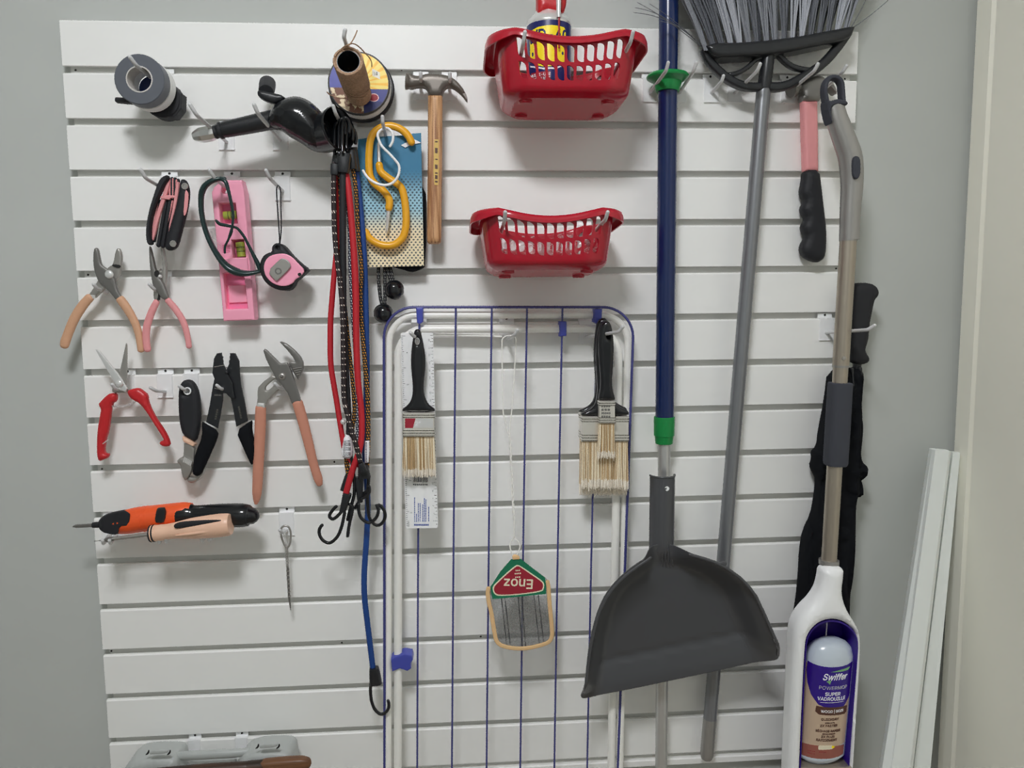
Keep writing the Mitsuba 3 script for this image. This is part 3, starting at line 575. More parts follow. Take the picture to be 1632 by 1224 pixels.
# ---------------------------------------------------------------- safety glasses
mat('frame_green', (20, 44, 44), .22, spec=.6)
t = thing('safety_glasses', 'safety glasses with a dark green-black frame hanging in front of the pink level', 'safety glasses')
part(t, 'frame', rod(B3((715, 158, .075, 3), (660, 162, .078, 3.6), (600, 188, .078, 4.2), (558, 240, .076, 4.4), (546, 310, .074, 3.8), (550, 400, .072, 3.6), (570, 500, .070, 3.6), (610, 610, .068, 3.8), (665, 710, .066, 4.2), (720, 780, .064, 5.2), (780, 822, .062, 6.2), (850, 842, .060, 5.0), (920, 838, .058, 3.6), (972, 826, .056, 2.4)), 70, 12, 1.5), 'frame_green', 60)
part(t, 'temple', rod(B3((972, 818, .056, 3.2), (950, 760, .058, 3.4), (910, 680, .062, 2.6), (870, 600, .066, 2.2), (830, 540, .070, 2.2), (790, 508, .072, 2.0), (740, 498, .076, 2.4), (690, 488, .08, 2.6), (656, 462, .084, 2.0)), 50, 10, 1.2), 'frame_green', 60)
part(t, 'temple', rod(B3((700, 162, .080, 3.4), (728, 190, .082, 3.0), (748, 260, .082, 2.4), (768, 350, .080, 2.2), (778, 430, .078, 2.0), (772, 500, .076, 1.8), (762, 548, .074, 2.4), (742, 600, .072, 1.6), (722, 640, .07, 1.6), (718, 692, .068, 1.6)), 50, 10, 1.2), 'frame_green', 60)
lp = chaikin(B3((600, 200), (572, 300), (572, 400), (595, 520), (640, 640), (690, 720), (690, 640), (668, 560), (640, 460), (632, 330), (640, 220)), 1)
part(t, 'lens', puff(lp, .060, .0016, .0004, 0, step=.004), 'clear_plastic', True, 'clear lens')
part(t, 'nose_pad', rod(B3((620, 535, .062, 1.4), (640, 560, .064, 1.6), (628, 590, .064, 1.2), (650, 610, .064, 1.2), (684, 636, .062, 1.0)), 20, 8), 'clear_plastic', 60)

# ---------------------------------------------------------------- pink tape measure
t = thing('tape_measure', 'pink and black tape measure hanging on a thin black wrist strap', 'tape measure')
out = B3((1072, 690), (1070, 655), (1085, 634), (1108, 626), (1135, 630), (1165, 655), (1200, 700), (1262, 762), (1332, 815), (1312, 838), (1262, 880), (1236, 902), (1225, 935), (1190, 968), (1130, 966), (1080, 950), (1030, 916), (998, 870), (982, 815), (985, 765), (1005, 722), (1035, 700))
part(t, 'case', puff(out, .047, .032, .006, 1, [circ(*B3((1110, 656))[0], 2.4, 10)], step=.0016), 'black_rubber', 40)
part(t, 'face', puff(B3((1100, 700), (1155, 698), (1205, 722), (1250, 770), (1300, 822), (1268, 862), (1225, 888), (1215, 910), (1170, 934), (1110, 934), (1050, 905), (1012, 860), (998, 805), (1010, 750), (1045, 714)), .0635, .005, .0016, 1), 'pink', 40, 'pink face')
part(t, 'belt_clip', puff(B3((1024, 830), (1118, 738), (1140, 732), (1180, 750), (1196, 785), (1190, 805), (1098, 896), (1085, 896)), .0690, .0022, .0008, 1, step=.0014), 'steel', 35, 'steel belt clip')
q = P(*B3((1104, 826))[0], .0698)
part(t, 'screw', cat([lathe(q, q - [0, .1, 0], [(0, 0), (0, .0052), (.0008, .0050), (.0008, .0030), (.0002, .0028), (.0002, 0)], 18)]), 'dark_steel', 30)
q = P(*B3((1258, 850))[0], .066)
part(t, 'pin_hole', lathe(q, q - [0, .1, 0], [(0, 0), (0, .0026), (.0004, .0026), (.0004, 0)], 14), 'dark_hole', 30)
part(t, 'strap', rod(B3((1092, 225, .066, .9), (1094, 300, .062, .9), (1104, 450, .056, .9), (1113, 590, .050, .9), (1112, 640, .048, .9)), 20, 6), 'black_rubber', 60)
part(t, 'strap', rod(B3((1092, 225, .066, .9), (1104, 206, .067, .9), (1118, 225, .066, .9), (1122, 330, .062, .9), (1126, 480, .056, .9), (1120, 590, .050, .9), (1112, 640, .048, .9)), 26, 6), 'black_rubber', 60)

# ---------------------------------------------------------------- pliers of the upper row
B4 = lambda *p: cr(80, 370, 6.12, p)
def pivot(par, px, py, d, r, m='steel'):
    q = P(px, py, d); part(par, 'pivot', lathe(q, q - [0, .1, 0], [(0, 0), (0, r), (.0012, r*.95), (.0024, r*.7), (.003, r*.3), (.0031, 0)], 20), m, 40)
def grip(par, rows, m, d, flat=.8, name='handle', n=40): part(par, name, rod([(x, y, d, r) for x, y, r in rows], n, 14, flat, power=2.4), m, 60)
t = thing('slip_joint_pliers', 'open slip joint pliers with light orange handles at the far left', 'pliers')
part(t, 'jaw', puff(B4((425, 230), (432, 165), (455, 150), (472, 165), (484, 215), (492, 265), (506, 320), (540, 345), (590, 380), (622, 430), (645, 480), (655, 540), (680, 600), (715, 645), (648, 668), (600, 600), (540, 540), (478, 486), (442, 400), (426, 320)), .033, .008, .0025, 1), 'dark_steel', 35)
part(t, 'jaw', puff(B4((640, 200), (655, 160), (680, 158), (700, 190), (708, 260), (698, 345), (684, 420), (662, 470), (600, 500), (545, 550), (500, 590), (436, 655), (364, 632), (420, 560), (462, 486), (500, 430), (540, 380), (580, 335), (612, 322), (628, 270)), .027, .008, .0025, 1), 'steel', 35)
part(t, 'cutter', puff(B4((600, 325), (620, 312), (690, 322), (680, 350), (640, 345)), .0325, .002, .0004, 1), 'dark_hole', 35)
pivot(t, *B4((575, 412))[0], .037, .0065, 'bright_steel')
part(t, 'tang', puff(B4((380, 610), (440, 615), (436, 652), (368, 634)), .0315, .002, .0005, 0), 'bright_steel', 35)
grip(t, B4((385, 640, 6.4), (330, 700, 6.8), (262, 800, 7.0), (215, 890, 6.8), (175, 990, 6.6), (150, 1060, 6.8), (140, 1105, 6.2)), 'orange_grip', .030)
grip(t, B4((685, 655, 6.4), (740, 730, 6.4), (800, 830, 6.0), (845, 930, 5.6), (870, 1030, 5.4), (886, 1148, 5.2)), 'orange_grip', .033)
t = thing('needle_nose_pliers', 'needle nose pliers with dull pink handles below the folding hex key set', 'pliers')
part(t, 'jaw', puff(B4((968, 140), (978, 136), (990, 160), (1012, 250), (1040, 380), (1072, 440), (1095, 470), (1130, 540), (1172, 650), (1100, 662), (1060, 600), (1010, 540), (990, 440), (976, 330), (970, 230)), .037, .009, .003, 1), 'dark_steel', 35)
part(t, 'jaw', puff(B4((1080, 142), (1104, 140), (1130, 240), (1142, 330), (1142, 480), (1130, 560), (1085, 590), (1072, 662), (1012, 666), (1012, 560), (1050, 500), (1062, 430), (1072, 345), (1100, 380), (1104, 300), (1082, 200)), .031, .009, .003, 1), 'steel', 35)
part(t, 'cutter', puff(circ(*B4((1040, 405))[0], 4, 12, 5.5), .0415, .0012, 0, 0), 'dark_hole', 35)
pivot(t, *B4((1072, 432))[0], .0415, .0030, 'bright_steel')
part(t, 'joint_gap', puff(B4((1058, 590), (1074, 590), (1070, 664), (1046, 664)), .0365, .002, 0, 0), 'dark_hole', False)
grip(t, B4((1038, 680, 4.6), (998, 760, 5.2), (960, 860, 5.4), (938, 960, 5.4), (938, 1060, 5.2), (950, 1145, 5.2)), 'pink_dull', .034)
grip(t, B4((1148, 665, 4.6), (1205, 730, 5.0), (1262, 810, 5.0), (1308, 900, 4.8), (1338, 1010, 4.4), (1354, 1115, 4.2)), 'pink_dull', .037)

# ---------------------------------------------------------------- lower row of tools
B5 = lambda *p: cr(130, 530, 4.08, p)
t = thing('garden_snips', 'open garden snips with bright red handles and two pointed blades', 'snips')
part(t, 'blade', puff(B5((92, 112), (103, 108), (118, 116), (256, 288), (280, 330), (300, 365), (290, 388), (250, 375), (225, 340), (165, 240)), .036, .004, .0016, 0), 'bright_steel', 35)
part(t, 'blade', puff(B5((290, 68), (298, 80), (299, 200), (298, 330), (270, 360), (225, 395), (200, 385), (205, 352), (240, 310), (250, 250)), .031, .004, .0016, 0), 'steel', 35)
pivot(t, *B5((246, 332))[0], .039, .0056, 'bright_steel')
part(t, 'plate', puff(B5((205, 352), (300, 350), (318, 372), (300, 390), (200, 392)), .030, .006, .0015, 1), 'steel', 35)
part(t, 'handle', puff(B5((172, 402), (200, 392), (234, 396), (232, 446), (202, 462), (192, 540), (180, 640), (160, 700), (152, 760), (158, 786), (184, 786), (178, 812), (150, 825), (118, 836), (106, 800), (104, 720), (110, 620), (128, 520), (132, 496), (116, 470), (120, 455)), .032, .014, .0055, 1, step=.0016), 'red_handle', 40)
part(t, 'handle', puff(B5((298, 378), (330, 366), (372, 358), (400, 376), (434, 404), (436, 446), (462, 510), (500, 575), (545, 640), (570, 690), (582, 736), (540, 742), (510, 724), (514, 706), (542, 700), (520, 662), (480, 600), (430, 520), (385, 462), (345, 440), (316, 420)), .036, .014, .0055, 1, step=.0016), 'red_handle', 40)
sp = []
for i in range(120):
    a = i/119*2*math.pi*13; u = i/119; x = 200 + 152*u; y = 476 - 26*u + 16*math.sin(u*3.14)
    sp.append((*P(*B5((x, y + 9*math.sin(a)))[0], .030 + .0042*math.cos(a)),))
part(t, 'spring', sweep(np.array(sp), .00065, None, 5), 'bright_steel', 60)
part(t, 'catch', rod(B5((138, 724, .041, .8), (158, 708, .042, .8), (172, 698, .041, .8)), 8, 6), 'bright_steel', 50)
t = thing('adjustable_wrench', 'adjustable wrench with a black and pink grip hanging head down', 'wrench')
hole5 = circ(*B5((688, 380))[0], 4.2, 14)
part(t, 'grip', puff(B5((690, 304), (722, 312), (748, 345), (766, 395), (776, 470), (777, 560), (768, 640), (748, 712), (708, 690), (664, 664), (645, 600), (637, 520), (634, 420), (640, 350), (660, 315)), .030, .018, .007, 1, [hole5], step=.0018), 'black_rubber', 40)
part(t, 'eyelet', lathe(P(*B5((688, 380))[0], .0385), P(*B5((688, 380))[0], .0385) - [0, .1, 0], [(-.01, .0040), (0, .0062), (.0014, .0058), (.0014, .0042), (-.01, .0040)], 20), 'white_plastic', 40)
part(t, 'collar', puff(B5((662, 662), (748, 712), (742, 742), (700, 722), (664, 704)), .030, .0175, .004, 1), 'tan_plastic', 40, 'pale pink collar')
part(t, 'shank', puff(B5((668, 700), (744, 736), (738, 800), (740, 860), (700, 850), (655, 838), (668, 780)), .029, .009, .003, 1), 'steel', 35)
part(t, 'jaw', puff(B5((622, 838), (640, 815), (665, 805), (725, 850), (728, 885), (716, 915), (680, 968), (660, 930), (650, 880), (648, 858)), .030, .012, .003, 1), 'steel', 35)
part(t, 'jaw', puff(B5((700, 930), (740, 940), (775, 915), (796, 872), (808, 878), (800, 915), (765, 960), (724, 980), (690, 965)), .027, .012, .003, 1), 'steel', 35)
part(t, 'knurl', cat([line(P(*B5((672 + i*11, 812 + i*6))[0], .0355), P(*B5((664 + i*11, 842 + i*6))[0], .0355), .0014, 8) for i in range(5)]), 'bright_steel', 40)
t = thing('crimping_pliers', 'black crimping and wire stripping pliers between the wrench and the groove joint pliers', 'pliers')
part(t, 'jaw', puff(B5((862, 170), (882, 135), (912, 131), (914, 150), (922, 158), (918, 172), (924, 186), (922, 200), (936, 232), (948, 262), (985, 330), (990, 380), (1000, 430), (975, 425), (945, 392), (920, 395), (920, 440), (905, 530), (888, 622), (812, 582), (835, 470), (855, 350), (866, 300), (852, 262)), .037, .0045, .001, 0, step=.0018), 'black_plastic', 35)
part(t, 'jaw', puff(B5((966, 134), (1000, 134), (1026, 185), (1030, 262), (1040, 350), (1062, 450), (1082, 575), (1008, 612), (990, 510), (972, 425), (940, 395), (900, 375), (900, 330), (935, 262), (962, 200), (958, 186), (968, 172), (962, 158), (968, 150)), .032, .0045, .001, 0, step=.0018), 'black_plastic', 35)
part(t, 'marking', cat([line(P(*B5((862, 224))[0], .0396), P(*B5((926, 212))[0], .0396), .0007, 6), line(P(*B5((864, 362))[0], .0396), P(*B5((905, 372))[0], .0396), .0005, 6)] + [line(P(*B5((862 + i*2, 404 + i*7))[0], .0396), P(*B5((908, 404 + i*7))[0], .0396), .0003, 6) for i in range(2)]), 'steel', False)
part(t, 'print', cat([dashes(*B5((878, 530))[0], .0394, 18, 3, 5, -78), dashes(*B5((1030, 520))[0], .0345, 20, 3, 8, 78)]), 'screw_steel', False)
pivot(t, *B5((944, 258))[0], .039, .0030, 'black_plastic')
part(t, 'grip', puff(B5((782, 576), (800, 590), (892, 642), (880, 700), (845, 780), (800, 880), (775, 925), (748, 934), (724, 912), (728, 860), (742, 780), (790, 670)), .034, .016, .0065, 1, step=.002), 'black_cloth', 40)
part(t, 'grip', puff(B5((1006, 640), (1090, 580), (1112, 568), (1108, 640), (1128, 720), (1128, 800), (1112, 868), (1090, 830), (1050, 740)), .030, .016, .0065, 1, step=.002), 'black_cloth', 40)
t = thing('groove_joint_pliers', 'large groove joint pliers with terracotta handles right of the crimping pliers', 'pliers')
slot = B5((1196, 362), (1204, 346), (1256, 300), (1270, 306), (1268, 326), (1222, 372), (1202, 378))
part(t, 'jaw', puff(B5((1146, 380), (1152, 352), (1185, 318), (1240, 278), (1285, 290), (1302, 318), (1285, 372), (1240, 412), (1214, 440), (1198, 484), (1140, 484), (1146, 430)), .030, .007, .002, 0, [slot], step=.0016), 'steel', 35)
part(t, 'jaw', puff(B5((1184, 118), (1192, 106), (1205, 112), (1244, 150), (1284, 190), (1294, 200), (1338, 194), (1352, 215), (1374, 270), (1400, 350), (1430, 448), (1368, 462), (1340, 390), (1300, 335), (1262, 290), (1230, 230), (1200, 170)), .037, .007, .002, 0, step=.0018), 'dark_steel', 35)
part(t, 'jaw', puff(B5((1290, 62), (1302, 58), (1345, 78), (1395, 120), (1428, 158), (1444, 196), (1444, 240), (1424, 282), (1408, 306), (1380, 262), (1348, 200), (1362, 186), (1392, 190), (1376, 160), (1340, 115)), .031, .008, .0025, 0, step=.0018), 'dark_steel', 35)
part(t, 'neck_groove', cat([line(P(*B5((1372 + i*9, 236 + i*13))[0], .0362), P(*B5((1432 - i*4, 226 + i*14))[0], .0362), .0008, 6) for i in range(4)]), 'steel', False)
pivot(t, *B5((1304, 285))[0], .0405, .0058, 'steel')
pivot(t, *B5((1302, 285))[0], .0425, .0026, 'dark_steel')
part(t, 'neck', puff(B5((1146, 452), (1196, 456), (1196, 492), (1140, 488)), .0300, .010, .003, 0), 'bright_steel', 35)
grip(t, B5((1165, 490, 8.2), (1162, 600, 8.6), (1156, 740, 8.4), (1148, 900, 8.2), (1142, 1020, 7.6), (1138, 1080, 5.6), (1134, 1112, 2.6)), 'terracotta_grip', .030, .7)
grip(t, B5((1405, 458, 8.4), (1440, 580, 8.2), (1476, 720, 7.6), (1510, 860, 7.0), (1535, 940, 7.2), (1548, 985, 5.0)), 'terracotta_grip', .036, .7)

# ---------------------------------------------------------------- power screwdriver and screwdriver
B6 = lambda *p: cr(100, 770, 3.886, p)
def b6(rows, d): return [(x, y, d, r) for x, y, r in B6(*rows)]
t = thing('power_screwdriver', 'orange and black cordless screwdriver with a straight body lying on the hooks', 'power screwdriver')
D6 = .060
part(t, 'bit', rod(b6([(66, 269, 1.2), (80, 267, 2.6), (100, 266, 2.9), (185, 261, 2.9)], D6), 14, 6), 'dark_steel', False, 'steel bit')
part(t, 'chuck', rod(b6([(186, 260, 4.4), (235, 257, 5.0)], D6), 6, 16, 1, 'flat'), 'black_plastic', 40)
part(t, 'nose', rod(b6([(238, 257, 9), (262, 254, 13.6), (310, 248, 17), (370, 240, 18.4), (412, 236, 18.8)], D6), 24, 24, 1, 'flat'), 'black_rubber', 60)
part(t, 'body', rod(b6([(350, 248, 17.0), (405, 238, 19.2), (470, 226, 19.8), (560, 214, 19.4), (660, 200, 18.6), (740, 188, 17.8), (800, 182, 15.0)], D6), 30, 24, 1, 'flat'), 'orange_plastic', 60)
part(t, 'nose_cover', puff(B6((300, 184), (418, 166), (412, 262), (350, 266), (342, 318), (296, 318), (250, 300), (236, 260), (240, 215)), D6 + .0182, .003, .0012, 1), 'black_rubber', 40)
part(t, 'body_band', rod(b6([(500, 222, 20.1), (508, 221, 20.1)], D6), 4, 24, 1, 'flat'), 'orange_plastic', 40)
part(t, 'body_band', rod(b6([(524, 219, 20.1), (532, 218, 20.1)], D6), 4, 24, 1, 'flat'), 'orange_plastic', 40)
part(t, 'switch', puff(B6((582, 158), (600, 150), (642, 150), (636, 240), (600, 248), (568, 240)), D6 + .0176, .006, .0025, 1), 'black_plastic', 40, 'black switch')
part(t, 'arrow', cat([puff(B6((305, 252), (316, 246), (316, 258)), D6 + .0200, .0006, 0, 0), puff(B6((345, 248), (334, 243), (334, 254)), D6 + .0200, .0006, 0, 0)]), 'orange_plastic', False)
part(t, 'battery_handle', rod(b6([(688, 198, 8), (696, 197, 14.5), (730, 194, 17.5), (775, 194, 17.0), (810, 200, 15.8), (860, 201, 16.6), (960, 200, 18.2), (1060, 199, 18.8), (1110, 199, 18.6), (1145, 200, 17.0), (1164, 202, 13.5)], D6 + .001), 46, 26, 1.0), 'black_gloss', 60)
part(t, 'rear_cap', rod(b6([(1150, 200.5, 16.9), (1154, 200.7, 16.7)], D6 + .001), 4, 26, 1.0, 'flat'), 'black_rubber', 40)
t = thing('screwdriver', 'screwdriver with a pale tan handle lying in front of the orange power screwdriver', 'screwdriver')
D7 = .086
part(t, 'shaft', rod(b6([(300, 346, 2.6), (420, 331, 3.2), (548, 314, 3.4)], D7), 10, 12, 1, 'flat'), 'steel', 60)
part(t, 'tip', rod(b6([(196, 359, .6), (250, 354, 1.4), (272, 352, 3.4), (312, 345, 3.4)], D7), 14, 8, 1), 'dark_steel', 40, 'dark tip')
part(t, 'handle', rod(b6([(574, 311, 12.4), (600, 307, 12.8), (650, 300, 12.2), (720, 290, 13.6), (800, 280, 16.4), (880, 272, 17.8), (960, 263, 18.4), (1025, 256, 17.6), (1040, 254, 16.2)], D7), 40, 26, 1.0, 'flat'), 'tan_plastic', 60)
part(t, 'collar', cat([rod(b6([(x, 313 - (x-545)*.12, r), (x+9, 312 - (x-545)*.12, r)], D7), 4, 24, 1, 'flat') for x, r in ((544, 13.4), (562, 13.6))]), 'black_rubber', 40, 'black rings')
part(t, 'collar_band', cat([rod(b6([(x, 313 - (x-545)*.12, 13.0), (x+9, 312 - (x-545)*.12, 13.0)], D7), 4, 24, 1, 'flat') for x in (553, 571)]), 'tan_plastic', 40)
part(t, 'inlay', puff(B6((688, 262), (700, 248), (740, 238), (860, 230), (980, 226), (982, 234), (900, 250), (800, 268), (720, 280), (694, 278)), D7 + .0126, .006, .0022, 1), 'black_rubber', 40, 'black inlay')
part(t, 'flute', rod([(x, y, D7 + .0135 + .0025*(i in (1, 2)), r) for i, (x, y, r) in enumerate(B6((700, 325, 1), (790, 314, 2.2), (900, 300, 2.2), (985, 290, 1)))], 20, 8, .5), 'tan_plastic', 60)

# ---------------------------------------------------------------- key chain
t = thing('key_chain', 'steel carabiner with a short chain and a long narrow pin hanging from it', 'key chain')
part(t, 'carabiner', sweep(spl([P(x, y, .030) for x, y in B6((1378, 264), (1402, 276), (1412, 310), (1410, 360), (1398, 394), (1380, 392), (1360, 350), (1350, 300), (1358, 274), (1378, 264))], 40)[:-1], .0016, None, 8, closed=True), 'steel', 60)
part(t, 'gate', rod(B6((1362, 284, .031, 1), (1376, 340, .031, 1), (1390, 385, .031, 1)), 8, 8), 'bright_steel', 60)
for i in range(13):
    x, y = B6((1386 + i*.4, 408 + i*8.5))[0]; a = (i % 2)*1.4 + .3
    c = P(x, y, .028); pts = [c + np.array([.0019*math.cos(s)*math.cos(a), .0019*math.cos(s)*math.sin(a), .0026*math.sin(s)]) for s in np.linspace(0, 6.28, 11)[:-1]]
    part(t, 'link', sweep(np.array(pts), .00055, None, 6, closed=True, ref=(.3, .5, .8)), 'steel', 60)
part(t, 'pin', rod(B6((1390, 515, .026, 1.4), (1394, 530, .026, 2.2), (1398, 620, .026, 2.0), (1402, 700, .026, 1.8), (1408, 750, .026, 1.3), (1411, 786, .026, .6)), 24, 6), 'dark_steel', 40)
part(t, 'pin_groove', cat([lathe(P(*B6((1393 + i*1.6, 540 + i*26))[0], .026), P(*B6((1411, 786))[0], .026), [(0, .0015), (0, .0025), (.002, .0025), (.002, .0015)], 8) for i in range(7)]), 'steel', False)

# ---------------------------------------------------------------- grey case and wooden handle at the bottom edge
B7 = lambda *p: cr(180, 1100, 4.8, p)
t = thing('tool_case', 'grey plastic carrying case hanging by its handle at the bottom left', 'case')
part(t, 'shell', puff(B7((100, 1000), (100, 660), (112, 590), (135, 530), (170, 488), (215, 462), (300, 450), (440, 447), (505, 452), (525, 466), (540, 490), (545, 560), (600, 590), (930, 575), (985, 545), (992, 480), (1030, 440), (1080, 420), (1140, 404), (1340, 400), (1376, 415), (1396, 450), (1412, 600), (1412, 1000)), .052, .060, .012, 1, step=.004), 'case_grey', 40)
part(t, 'handle', rod(B7((500, 500, .06, 6), (560, 500, .062, 7), (760, 490, .064, 7.5), (950, 480, .062, 7), (1030, 470, .06, 6)), 24, 14, .9), 'case_grey', 60)
for x0, x1, y0, dy in ((285, 425, 455, -4), (1125, 1260, 408, -6)):
    part(t, 'latch', puff(B7((x0+8, y0), (x1-4, y0+dy), (x1+4, y0+dy+8), (x1-8, y0+dy+30), (x0, y0+34), (x0-4, y0+24)), .084, .006, .002, 1), 'case_grey', 40)
    part(t, 'latch_slot', cat([rod(B7((x+10, y0+8, .083, 1.1), (x+6, y0+24, .083, 1.4), (x-8, y0+36, .083, 1.0)), 10, 8) for x in (x0-22, x1+2)]), 'dark_hole', 40)
t = thing('wooden_handle', 'dark wooden handle lying in front of the grey case along the bottom edge', 'tool handle')
part(t, 'grip', rod(B7((240, 634, .098, 6), (400, 628, .098, 8), (700, 612, .098, 10), (1030, 592, .098, 10)), 24, 16), 'dark_wood', 60)
part(t, 'ferrule', rod(B7((1030, 592, .098, 10.6), (1160, 582, .098, 11)), 6, 16, 1, 'flat'), 'dark_wood', 40)
part(t, 'head', rod(B7((1160, 580, .098, 11), (1300, 568, .098, 11.5), (1440, 558, .098, 11), (1480, 556, .098, 9)), 14, 16, .9, power=3), 'brown_wood', 60, 'lighter brown end')
# ---------------------------------------------------------------- red plastic baskets
def rrect(w, d, r, n=160):
    """rounded rectangle outline (x, y) by fraction of its length, starting at the middle of the back (y = 0 .. -d)"""
    q = sbox(-w/2, -d, w/2, 0).buffer(-r).buffer(r, quad_segs=10).exterior
    return q
def basket(label, cx, z_bot, y_back, wt, wb, dt, db, h, tilt, sag, lift):
    """tub: wt/wb widths at rim and bottom, dt/db depths, front slotted"""
    k = thing('basket', label, 'basket')
    pt, pb = rrect(wt, dt, .045), rrect(wb, db, .040)
    def base(q):                                      # start at the middle of the back edge
        L = q.length; s = np.linspace(0, L, 800)[:-1]; p = np.array([q.interpolate(a).coords[0] for a in s])
        i = np.argmin(np.abs(p[:, 0]) + 9*(p[:, 1] < -.01)); p = np.roll(p, -i, 0)
        if p[5, 0] < p[0, 0]: p = np.roll(p[::-1], 1, 0)
        return p
    A_, B_ = base(pt), base(pb) + [0, -(dt-db)*.5]; n = len(A_)
    def at(u, v):                                     # u 0..1 around, v 0..1 upward
        f = (u % 1)*n; i = np.floor(f).astype(int) % n; g = (f - np.floor(f))[:, None]
        a = A_[i]*(1-g) + A_[(i+1) % n]*g; b = B_[i]*(1-g) + B_[(i+1) % n]*g
        w = np.clip(v, 0, 1)[:, None]**.8
        return b*(1-w) + a*w
    def rim(u):                                       # height of the rim
        x = at(u, np.ones_like(u))[:, 0]/(wt/2)
        return h*(1 - sag + sag*np.clip(np.abs(x)/.74, 0, 1)**2*(1 - .0*np.abs(x)))
    Lp = pt.length
    uF = .5                                           # the middle of the front
    outl = Polygon([(0, 0), (Lp, 0), (Lp, 1), (0, 1)])
    slots = []
    ws, hs, gap = .0102, .023, .0140
    for c_ in (uF*Lp, 0, Lp):
        for i in range(-5, 6):
            for v0, v1 in ((.27, .54), (.60, .91)):
                x0 = c_ + i*gap - ws/2
                s = sbox(x0, v0, x0+ws, v1)
                bev = Polygon([(x0, v0), (x0+ws-.0062, v0), (x0+ws-.0026, v0+.022), (x0+ws-.0006, v0+.055), (x0+ws, v0+.095), (x0+ws, v1), (x0+.0062, v1), (x0+.0026, v1-.022), (x0+.0006, v1-.055), (x0, v1-.095)])
                slots.append(bev)
    body = outl.difference(shapely.union_all(slots).intersection(outl.buffer(-1e-4)))
    sc = .1                                           # scale v so that the triangulation is even
    q = affinity.scale(body, 1, sc, origin=(0, 0))
    p, tr = fill(q, [], .0026, 1.6)
    v_, hh, f = shell(p, tr, np.full(len(p), .0011), np.full(len(p), -.0011))
    u, vv = v_[:, 0]/Lp, v_[:, 1]/sc
    xy = at(u, vv); e = 1e-3; tg = at(u+e, vv) - at(u-e, vv); nn = np.stack([-tg[:, 1], tg[:, 0]], 1); nn /= np.linalg.norm(nn, axis=1, keepdims=True)
    ctr = np.array([0, -dt/2]); s_ = np.sign(((xy-ctr)*nn).sum(1))[:, None]; nn = nn*s_
    z = vv*rim(u); fl = .012*np.clip(1-vv/.16, 0, 1)**2       # rounded foot
    xy = xy + nn*(hh[:, None]) - nn*fl[:, None]
    def place(v3):
        a = math.radians(tilt); y, z_ = v3[:, 1], v3[:, 2]
        return np.stack([cx + v3[:, 0], y_back + y*math.cos(a) + z_*math.sin(a)*0 , z_bot + z_ - y*math.sin(a)], 1)
    m = TM(place(np.column_stack([xy, z])), f); trimesh.repair.fix_normals(m)
    part(k, 'body', m, 'red_plastic', 40)
    inner = Polygon([tuple(x) for x in at(np.linspace(0, 1, 120)[:-1], np.zeros(119))]).buffer(-.011)
    p, tr = fill(inner, [], .006); v_, hh, f = shell(p, tr, np.full(len(p), .0024), np.full(len(p), 0.0))
    m = TM(place(np.column_stack([v_, hh])), f); trimesh.repair.fix_normals(m)
    part(k, 'bottom', m, 'red_plastic', 40)
    for fx in (-.34, .34):
        for fy in (-.24, -.80):
            c = place(np.array([[wb*fx, (fy*db) - (dt-db)*.5, 0]]))[0]
            part(k, 'foot', lathe(c + [0, 0, .001], c - [0, 0, 1], [(0, .0095), (.003, .0095), (.0045, .008), (.0045, 0)], 20), 'red_plastic', 35)
    # rolled rim: inner edge, crown, outer edge; it drops far down on the short ends
    U = np.linspace(0, 1, 241)[:-1]; xy = at(U, np.ones(240)); tg = at(U+e, np.ones(240)) - at(U-e, np.ones(240)); nn = np.stack([-tg[:, 1], tg[:, 0]], 1); nn /= np.linalg.norm(nn, axis=1, keepdims=True)
    nn *= np.sign(((xy-ctr)*nn).sum(1))[:, None]
    hz = rim(U); side = smoothstep_np(.72, .96, np.abs(xy[:, 0])/(wt/2))
    out_ = .008 + .0075*side; drop = .0065 + lift*side
    rows = [(-.0012, -.004 + 0*drop), (-.0012, 0*drop + .001), (.18*out_, .0032 + 0*drop), (.55*out_, .0036 + 0*drop), (.85*out_, .0012 + 0*drop), (out_, -.35*drop), (out_*1.04, -drop), (out_*1.04 - .0022, -drop), (out_ - .0024, -.35*drop), (.8*out_ - .001, -.001 + 0*drop), (.5*out_, .0010 + 0*drop), (.0012 + 0*out_, -.004 + 0*drop)]
    V = np.array([np.column_stack([xy + nn*np.broadcast_to(o, (240,))[:, None], hz + dz]) for o, dz in rows]); r_ = len(rows)
    i, j = np.meshgrid(np.arange(r_), np.arange(240), indexing='ij'); i2, j2 = (i+1) % r_, (j+1) % 240
    f = np.stack([i*240+j, i*240+j2, i2*240+j2, i2*240+j], -1).reshape(-1, 4)
    m = TM(place(V.reshape(-1, 3)), np.vstack([f[:, [0, 1, 2]], f[:, [0, 2, 3]]])); trimesh.repair.fix_normals(m)
    part(k, 'rim', m, 'red_plastic', 50)
    return k, place
def smoothstep_np(a, b, x):
    t = np.clip((x-a)/(b-a), 0, 1); return t*t*(3-2*t)
b1 = P(906.5, 196, .006); b1[0] = P(906.5, 80, .15)[0]
k1, place1 = basket('upper red plastic basket holding the blue and yellow spray can', b1[0], b1[2]-.0015, -.0035, .197, .172, .166, .138, .081, 1.5, .15, .007)
b2 = P(875, 439, .006); b2[0] = P(875, 350, .15)[0]
k2, place2 = basket('lower red plastic basket filled with clear plastic bags', b2[0], b2[2]-.0045, -.0035, .189, .168, .166, .138, .079, 3.2, .15, .006)
s0 = P(792, 433, .075)
part(k2, 'sticker', puff([(778, 425), (800, 436), (832, 430), (832, 435.5), (800, 440), (776, 432)], .02, .0008, 0, 0), 'print_white', False, 'white paper sticker')

